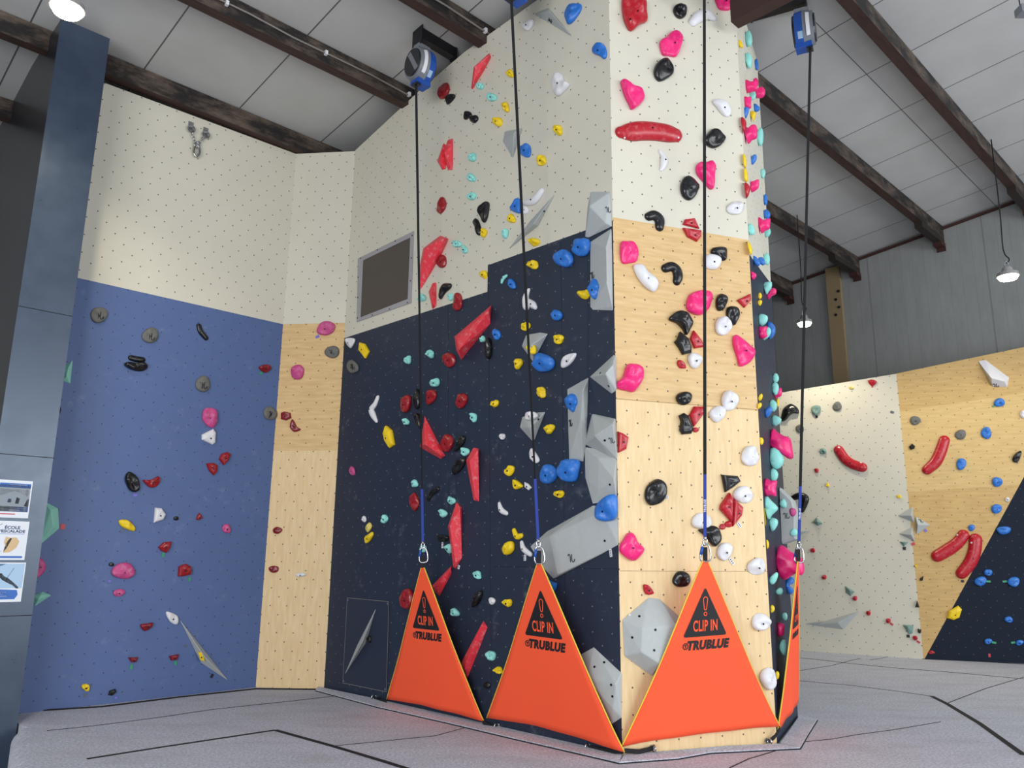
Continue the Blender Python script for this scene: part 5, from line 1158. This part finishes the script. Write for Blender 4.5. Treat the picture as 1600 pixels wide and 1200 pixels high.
# ------------------------------------------------------------------ orange belay gates
def rounded(poly, r, k=5):
    out = []; n = len(poly)
    for i in range(n):
        p, a, b = Vector(poly[i]), Vector(poly[i-1]), Vector(poly[(i+1) % n]); u = (a-p).normalized()*r; v = (b-p).normalized()*r
        for j in range(k+1): t = j/k; out.append(tuple((p+u)*(1-t)**2 + p*2*t*(1-t) + (p+v)*t*t))
    return out
def belay_gate(label, apex, bl, br, tilt, seed):
    """triangular cloth: apex at the strap, corners tied to the wall's foot; a in [-1,1] across, b in [0,1] down"""
    mid = (bl+br)/2; e1 = (br-bl).normalized(); nrm = e1.cross((apex-mid).normalized()).normalized()
    if nrm.dot(EYE-mid) < 0: nrm = -nrm
    rt = empty('belay_gate', mid); tag(rt, label, 'belay gate', 'orange belay gates around the tower'); rng = random.Random(seed); ph = [rng.random()*6 for _ in range(4)]
    hw = (br-bl).length/2; tw = .022
    def surf(x, b):      # x metres across from the centre line, b 0..1 down
        ax = apex.lerp(mid, b) + e1*x; half = tw + (hw-tw)*b; a = x/max(half, 1e-4)
        w = .012*math.sin(a*3+ph[0])*max(0, b-.5)*2 + .006*math.sin(a*9+b*14+ph[1])*max(0, b-.72)*3 - .05*(1-a*a)*max(0, b-.5)*(1-b)*4*.5
        # hem pulled up a little between the corners
        up = Z*(.028*(1-a*a)*max(0, b-.8)*5)
        return ax + nrm*w + up
    nb, na = 26, 16; bm = bmesh.new(); F, Bk = [], []
    for i in range(nb+1):
        b = i/nb; half = tw + (hw-tw)*b
        # edges bow inwards slightly
        half *= 1 - .045*math.sin(math.pi*b)
        F.append([bm.verts.new(surf(half*(-1+2*j/na), b)) for j in range(na+1)]); Bk.append([bm.verts.new(surf(half*(-1+2*j/na), b) - nrm*.004) for j in range(na+1)])
    for i in range(nb):
        for j in range(na):
            bm.faces.new((F[i][j], F[i][j+1], F[i+1][j+1], F[i+1][j])); bm.faces.new((Bk[i][j], Bk[i+1][j], Bk[i+1][j+1], Bk[i][j+1]))
        for j in (0, na): bm.faces.new((F[i][j], F[i+1][j], Bk[i+1][j], Bk[i][j]))
    for i in (0, nb):
        for j in range(na): bm.faces.new((F[i][j], F[i][j+1], Bk[i][j+1], Bk[i][j]))
    mesh_obj('cloth', bm, 'cloth', rt, smooth=True)
    bm = bmesh.new()
    for sg in (-1, 1):
        pts = []
        for i in range(nb+1):
            b = i/nb; half = (tw + (hw-tw)*b)*(1 - .045*math.sin(math.pi*b)); pts.append(surf(sg*half, b) - nrm*.004)
        tube_bm(bm, pts, .0055, 6)
    mesh_obj('piping', bm, 'cloth_edge', rt, smooth=True)
    H = (apex-mid).length; cxs = hw*.02
    def place(x, b): return surf(x, b) + nrm*.0035
    def flat(name, loops, mat, lift=0.0, parent=rt):
        bm = bmesh.new()
        for lp in loops: bm.faces.new([bm.verts.new(place(x, y) + nrm*lift) for x, y in lp])
        return mesh_obj(name, bm, mat, parent)
    k = hw/.66
    b0, b1 = .150, .432; wv = .185*k
    tri = rounded([(0, b0*H), (wv, b1*H), (-wv, b1*H)], .028)
    sign = flat('warning_triangle', [[(x, y/H) for x, y in tri]], 'mark')
    # exclamation mark: outlined drop and ring
    def ringstrip(name, pts, w):
        bm = bmesh.new(); n = len(pts); c = (sum(p[0] for p in pts)/n, sum(p[1] for p in pts)/n); A, B = [], []
        for x, y in pts:
            d = math.hypot(x-c[0], y-c[1]); q = (d-w)/d; A.append(bm.verts.new(place(x, y/H) + nrm*.002)); B.append(bm.verts.new(place(c[0]+(x-c[0])*q, (c[1]+(y-c[1])*q)/H) + nrm*.002))
        for i in range(n): bm.faces.new((A[i], A[(i+1) % n], B[(i+1) % n], B[i]))
        return mesh_obj(name, bm, 'cloth', sign)
    y0 = .205*H; y1 = .282*H; y2 = .298*H
    drop = [(.021*k*math.cos(a), y0+.021*k + .021*k*math.sin(a)) for a in [math.pi + math.pi*q/8 for q in range(9)]] + [(.013*k*math.cos(a), y1-.01*k + .012*k*math.sin(a)) for a in [math.pi*q/6 for q in range(7)]]
    # outline of the drop: two sides drawn as a band
    bm = bmesh.new(); n = len(drop); w = .0065*k; A, B = [], []
    for i in range(n):
        p, q, r = Vector(drop[i-1]), Vector(drop[i]), Vector(drop[(i+1) % n]); t = (r-p).normalized(); nn = Vector((-t.y, t.x)); A.append(bm.verts.new(place(q.x, q.y/H) + nrm*.002)); z = q + nn*w; B.append(bm.verts.new(place(z.x, z.y/H) + nrm*.002))
    for i in range(n): bm.faces.new((A[i], A[(i+1) % n], B[(i+1) % n], B[i]))
    mesh_obj('exclamation_bar', bm, 'cloth', sign)
    ringstrip('exclamation_dot', [(.015*k*math.cos(a*math.pi/8), y2+.008*k + .015*k*math.sin(a*math.pi/8)) for a in range(16)], .006*k)
    def lettering(name, txt, size, cy, mat, parent, lift, **kw):
        me = text_mesh(txt, size, **kw); me.name = name
        cs = [v.co.copy() for v in me.vertices]; mx = (min(c.x for c in cs)+max(c.x for c in cs))/2
        for v in me.vertices: v.co = place(v.co.x-mx+kw.get('dx', 0), (cy - v.co.y)/H) + nrm*lift
        me.materials.clear(); me.materials.append(MATS[mat]); o = bpy.data.objects.new(name, me); COL.objects.link(o); o.parent = parent; o.location = -WORLD[parent] if parent is rt else Vector((0, 0, 0)); return o
    # if the cloth is seen mirrored flip nothing: e1 always runs to the reader's right
    lettering('clip_in_lettering', 'CLIP IN', .108*k, 0.374*H, 'cloth', sign, .002, sx=.56, offset=.0026, spacing=1.06)
    me_w = .30*k
    o = lettering('maker_lettering', 'TRUBLUE', .084*k, .482*H, 'mark', rt, .0, shear=.22, offset=.0058, sx=.92, spacing=1.10)
    # round emblem before the word
    ex = -.163*k
    for v in o.data.vertices: v.co += e1*.030*k
    bm = bmesh.new(); n = 18; R1, R2 = .024*k, .017*k; A = [bm.verts.new(place(ex+R1*math.cos(2*math.pi*i/n), (.482*H + R1*math.sin(2*math.pi*i/n))/H)) for i in range(n)]; B = [bm.verts.new(place(ex+R2*math.cos(2*math.pi*i/n), (.482*H + R2*math.sin(2*math.pi*i/n))/H)) for i in range(n)]
    for i in range(n): bm.faces.new((A[i], A[(i+1) % n], B[(i+1) % n], B[i]))
    bm.faces.new([bm.verts.new(place(ex + R2*.9*x, (.482*H + R2*.9*y)/H)) for x, y in ((-.8, -.75), (.8, -.75), (.35, -.1), (.25, .85), (-.1, .9), (-.2, .1))])
    mesh_obj('maker_emblem', bm, 'mark', rt)
    # black loop from the apex to the carabiner
    bm = bmesh.new(); tp = apex + Z*.105; s1, s2 = CR*.017, CR*.021
    vs = [bm.verts.new(p) for p in (apex - s1 - CF*.004, apex + s1 - CF*.004, tp + s2 - CF*.004, tp - s2 - CF*.004, apex - s1 + CF*.004, apex + s1 + CF*.004, tp + s2 + CF*.004, tp - s2 + CF*.004)]
    for f in ((0, 1, 2, 3), (4, 7, 6, 5), (0, 4, 5, 1), (1, 5, 6, 2), (2, 6, 7, 3), (3, 7, 4, 0)): bm.faces.new([vs[i] for i in f])
    mesh_obj('top_loop', bm, 'strap', rt)
    return rt, surf
def tie(gate, p, q):
    d = (q-p); bm = bmesh.new(); pts = [p, p.lerp(q, .5) - Z*.015, q]; s = Z
    rows = []
    for r in pts: rows.append([bm.verts.new(r + s*.016 + CF*.004), bm.verts.new(r - s*.016 + CF*.004), bm.verts.new(r - s*.016 - CF*.004), bm.verts.new(r + s*.016 - CF*.004)])
    for A, B in zip(rows, rows[1:]):
        for k in range(4): bm.faces.new((A[k], A[(k+1) % 4], B[(k+1) % 4], B[k]))
    bm.faces.new(rows[0]); bm.faces.new(rows[-1][::-1]); mesh_obj('tie_strap', bm, 'strap', gate)
def eye_bolt(W, x, y, label):
    c = W.at(x, y, .004); rt = empty('eye_bolt', c); tag(rt, label, 'anchor bolt', 'steel eye bolts along the tower foot')
    bm = bmesh.new(); prism_bm(bm, [c - W.n*.003 + W.t*math.cos(k*math.pi/6)*.022 + Z*math.sin(k*math.pi/6)*.022 for k in range(12)], W.n*.012); mesh_obj('base', bm, 'steel', rt)
    bm = bmesh.new(); tube_bm(bm, torus_path(c + W.n*.035, W.n, Z, .026, .024), .007, 6, closed=True); mesh_obj('eye', bm, 'steel', rt, smooth=True)
    return c
def gpt(W, x, y, off): return W.at(x, y, off)
g1, _ = belay_gate('orange triangular belay gate farthest left, below the left strap', gpt(WK, 660, 887, .33), gpt(WK, 602, 1094, .06), gpt(WK, 755, 1128, .06), 0, 1)
g2, _ = belay_gate('orange triangular belay gate just left of the pillar edge', gpt(WK, 842, 881, .33), gpt(WK, 760, 1122, .06), gpt(WK, 976, 1175, .05), 0, 2)
g3, _ = belay_gate('orange triangular belay gate in front of the plywood pillar', gpt(WP, 1102, 876, .24), gpt(WP, 972, 1168, .05), gpt(WP, 1220, 1136, .05), 0, 3)
g4, _ = belay_gate('orange triangular belay gate seen nearly edge-on at the right', gpt(WS, 1247.5, 877, .205), gpt(WS, 1219, 1143, .028), gpt(WS, 1251, 1096, .085), 0, 4)
c = eye_bolt(WK, 588, 1089, 'steel eye bolt at the foot left of the first gate'); tie(g1, gpt(WK, 604, 1096, .06), c + WK.n*.03)
c = eye_bolt(WK, 780, 1134, 'steel eye bolt at the foot between first and second gates'); tie(g1, gpt(WK, 754, 1128, .06), c + WK.n*.03)
c = eye_bolt(WK, 922, 1166, 'steel eye bolt at the navy foot near the pillar edge'); tie(g2, gpt(WK, 974, 1174, .05), c + WK.n*.03)
c = eye_bolt(WP, 1018, 1168, 'steel eye bolt at the pillar foot, left one'); tie(g2, gpt(WK, 976, 1173, .05), c + WP.n*.03)
c = eye_bolt(WP, 1198, 1157, 'steel eye bolt at the pillar foot, right one'); tie(g3, gpt(WP, 1219, 1138, .05), c + WP.n*.03)

# ------------------------------------------------------------------ high-bay lamps
def lamp(label, c, top, r=.12, loop=True, power=60):
    rt = empty('pendant_lamp', c); tag(rt, label, 'lamp', 'high-bay lamps hanging from the roof')
    def ring(r1, z1, r2, z2, bm, n=20):
        A = [bm.verts.new(c + Vector((math.cos(2*math.pi*k/n)*r1, math.sin(2*math.pi*k/n)*r1, z1))) for k in range(n)]; B = [bm.verts.new(c + Vector((math.cos(2*math.pi*k/n)*r2, math.sin(2*math.pi*k/n)*r2, z2))) for k in range(n)]
        for k in range(n): bm.faces.new((A[k], A[(k+1) % n], B[(k+1) % n], B[k]))
        return A, B
    bm = bmesh.new(); A, B = ring(r*1.05, .0, r*1.0, .05, bm); bm.faces.new(A)
    A, B = ring(r*.6, .05, r*.45, .13, bm); bm.faces.new(B); mesh_obj('housing', bm, 'lamp_body', rt)
    bm = bmesh.new(); A, B = ring(r*.98, -.004, r*.80, -.045, bm); bm.faces.new(A); bm.faces.new(B[::-1]); mesh_obj('lens', bm, 'lamp_glow', rt)
    bm = bmesh.new(); tube_bm(bm, torus_path(c + Z*.17, CR, Z, .03, .05), .008, 6, closed=True); mesh_obj('hook', bm, 'steel', rt)
    bm = bmesh.new(); a = c + Z*.20
    pts = [a, a.lerp(top, .03) + CR*.05, a.lerp(top, .10) - CR*.02, a.lerp(top, .4), top] if loop else [a, top]
    tube_bm(bm, [Vector(p) for p in catmull([tuple(p) for p in pts], 4, closed=False)], .009, 6); mesh_obj('cable', bm, 'cable', rt)
    l = bpy.data.lights.new('bulb', 'SPOT'); l.energy = power; l.color = (1, .88, .66); l.shadow_soft_size = .1; l.spot_size = math.radians(150); l.spot_blend = .6; o = bpy.data.objects.new('bulb', l); COL.objects.link(o); o.parent = rt; o.location = (0, 0, -.07); return rt
def sight(x, y, dist): d = ray(x, y); return EYE + d*dist
l1 = sight(105, 14, 6.9); lamp('bright lamp at the top left in front of the navy column', l1, Vector((l1.x, l1.y, roofz(l1.dot(VV)) - .02)), .135, False, 160)
def on_v(x, y, v): d = ray(x, y); return EYE + d*((v - EYE.dot(VV))/d.dot(VV))     # on the vertical plane under a roof beam
l2 = on_v(1257, 505, 5.70); lamp('hanging lamp behind the rightmost strap against the grey wall', l2, on_v(1245, 330, 5.70), .115, power=160)
l3 = on_v(1575, 432, 2.76); lamp('hanging lamp at the right edge against the grey wall', l3, on_v(1547, 205, 2.76), .135, power=160)
# grey box hanging at the top right corner
c = sight(1604, 17, 8.0); rt = empty('hanging_box', c); tag(rt, 'small grey box hanging from the ceiling at the top right corner', 'fixture')
bm = bmesh.new(); box_bm(bm, c, CR, Vector((0, 1, 0)), Z, .17, .12, .085); mesh_obj('case', bm, 'device_grey', rt)
bm = bmesh.new(); tube_bm(bm, [c + Z*.04 - CR*.06, Vector((c.x-.06, c.y, roofz(c.dot(VV)) - .01))], .006, 6); mesh_obj('rod', bm, 'cable', rt)

# ------------------------------------------------------------------ posters on the column
def poster(label, y0, y1, x1, items, words=()):
    """sheet on the column face; right edge at pixel x1, its height from y0 to y1; items in 0..1 sheet coordinates"""
    a = CW.at(x1, (y0+y1)/2, .004); ztop = CW.at(x1, y0).z; zbot = CW.at(x1, y1).z; h = ztop-zbot; w = h*.80
    org = CW.p(CW.st(x1, (y0+y1)/2)[0] - w, zbot, .002)
    def P(u, v, e=0.0): return org + CW.t*(u*w) + Z*(v*h) + CW.n*e
    bm = bmesh.new(); prism_bm(bm, [P(0, 0), P(1, 0), P(1, 1), P(0, 1)], CW.n*.002); rt = mesh_obj('poster', bm, 'paper', None, P(.5, 0)); tag(rt, label, 'poster', 'posters on the navy column')
    for nm, mat, poly in items:
        bm = bmesh.new(); bm.faces.new([bm.verts.new(P(u, v, .0030)) for u, v in poly]); mesh_obj(nm, bm, mat, rt)
    for txt, u, v, size, mat, fit in words:
        me = text_mesh(txt, size*h, offset=.001); xs = [q.co.x for q in me.vertices]; k = fit*w/(max(xs)-min(xs)); mx = (max(xs)+min(xs))/2
        for q in me.vertices: q.co = P(u, v, .0040) + CW.t*((q.co.x-mx)*k) + Z*q.co.y
        me.materials.clear(); me.materials.append(MATS[mat]); me.name = 'lettering'; o = bpy.data.objects.new('lettering', me); COL.objects.link(o); o.parent = rt; o.location = -WORLD[rt]
R4 = lambda a, b, c, d: [(a, b), (c, b), (c, d), (a, d)]
poster('top poster on the column, blue banners over a mountain photo', 752, 810, 47.5, [('picture', 'print_grey', R4(.04, .16, .96, .88)), ('snow', 'paper', [(.04, .55), (.5, .72), (.96, .56), (.96, .78), (.04, .78)]), ('figure', 'print_dark', [(.55, .38), (.66, .37), (.68, .52), (.58, .55)]), ('rucksack', 'print_navy', [(.32, .40), (.44, .40), (.43, .50), (.34, .50)]), ('rock', 'print_dark', [(.82, .32), (.96, .30), (.96, .52), (.9, .5)]),
    ('header_band', 'print_blue', R4(.04, .80, .96, .92)), ('footer_band', 'print_blue', R4(.12, .16, .96, .30)), ('foot_stripe', 'print_red', R4(.15, .085, .6, .11)), ('header_line', 'paper', R4(.3, .875, .85, .895)), ('header_line', 'paper', R4(.42, .83, .66, .85)), ('footer_line', 'paper', R4(.18, .245, .9, .265)), ('footer_line', 'paper', R4(.4, .19, .72, .21))])
poster('middle poster on the column, climbing school heading over a tan shape', 815, 875, 42, [('hold_picture', 'print_sand', [(.36, .18), (.55, .2), (.72, .32), (.78, .48), (.68, .58), (.5, .57), (.38, .6), (.34, .45), (.40, .35)]), ('hold_shadow', 'print_dark', [(.36, .2), (.44, .3), (.56, .55), (.5, .56), (.40, .42)]), ('foot_band', 'print_blue', R4(.0, .05, .92, .10)), ('rule', 'print_blue', R4(.15, .665, .9, .675)), ('text_line', 'print_grey', R4(.02, .50, .2, .51)), ('text_line', 'print_grey', R4(.02, .42, .2, .43)), ('text_line', 'print_grey', R4(.02, .34, .2, .35)), ('text_line', 'print_grey', R4(.02, .22, .3, .23)), ('slash', 'print_navy', [(.0, .80), (.02, .80), (.24, .93), (.22, .93)])],
    [('ÉCOLE', .53, .83, .11, 'print_navy', .44), ("D'ESCALADE", .50, .735, .10, 'print_navy', .82)])
poster('bottom poster on the column, climber against pale blue sky', 879, 940, 36.5, [('picture', 'print_sky', R4(.03, .35, .97, .97)), ('climber', 'print_dark', [(.25, .72), (.34, .73), (.42, .66), (.55, .60), (.70, .50), (.86, .38), (.88, .34), (.80, .34), (.70, .42), (.55, .48), (.38, .56), (.28, .64)]), ('rope', 'print_dark', [(.50, .60), (.515, .60), (.68, .86), (.665, .86)]), ('caption_band', 'print_blue', [(.03, .07), (.8, .07), (.88, .18), (.84, .30), (.03, .34)]), ('banner', 'print_blue', [(.03, .82), (.03, .97), (.45, .97)]), ('caption_line', 'paper', R4(.05, .24, .55, .255)), ('caption_line', 'paper', R4(.05, .19, .6, .205)), ('caption_line', 'paper', R4(.05, .14, .66, .155))])
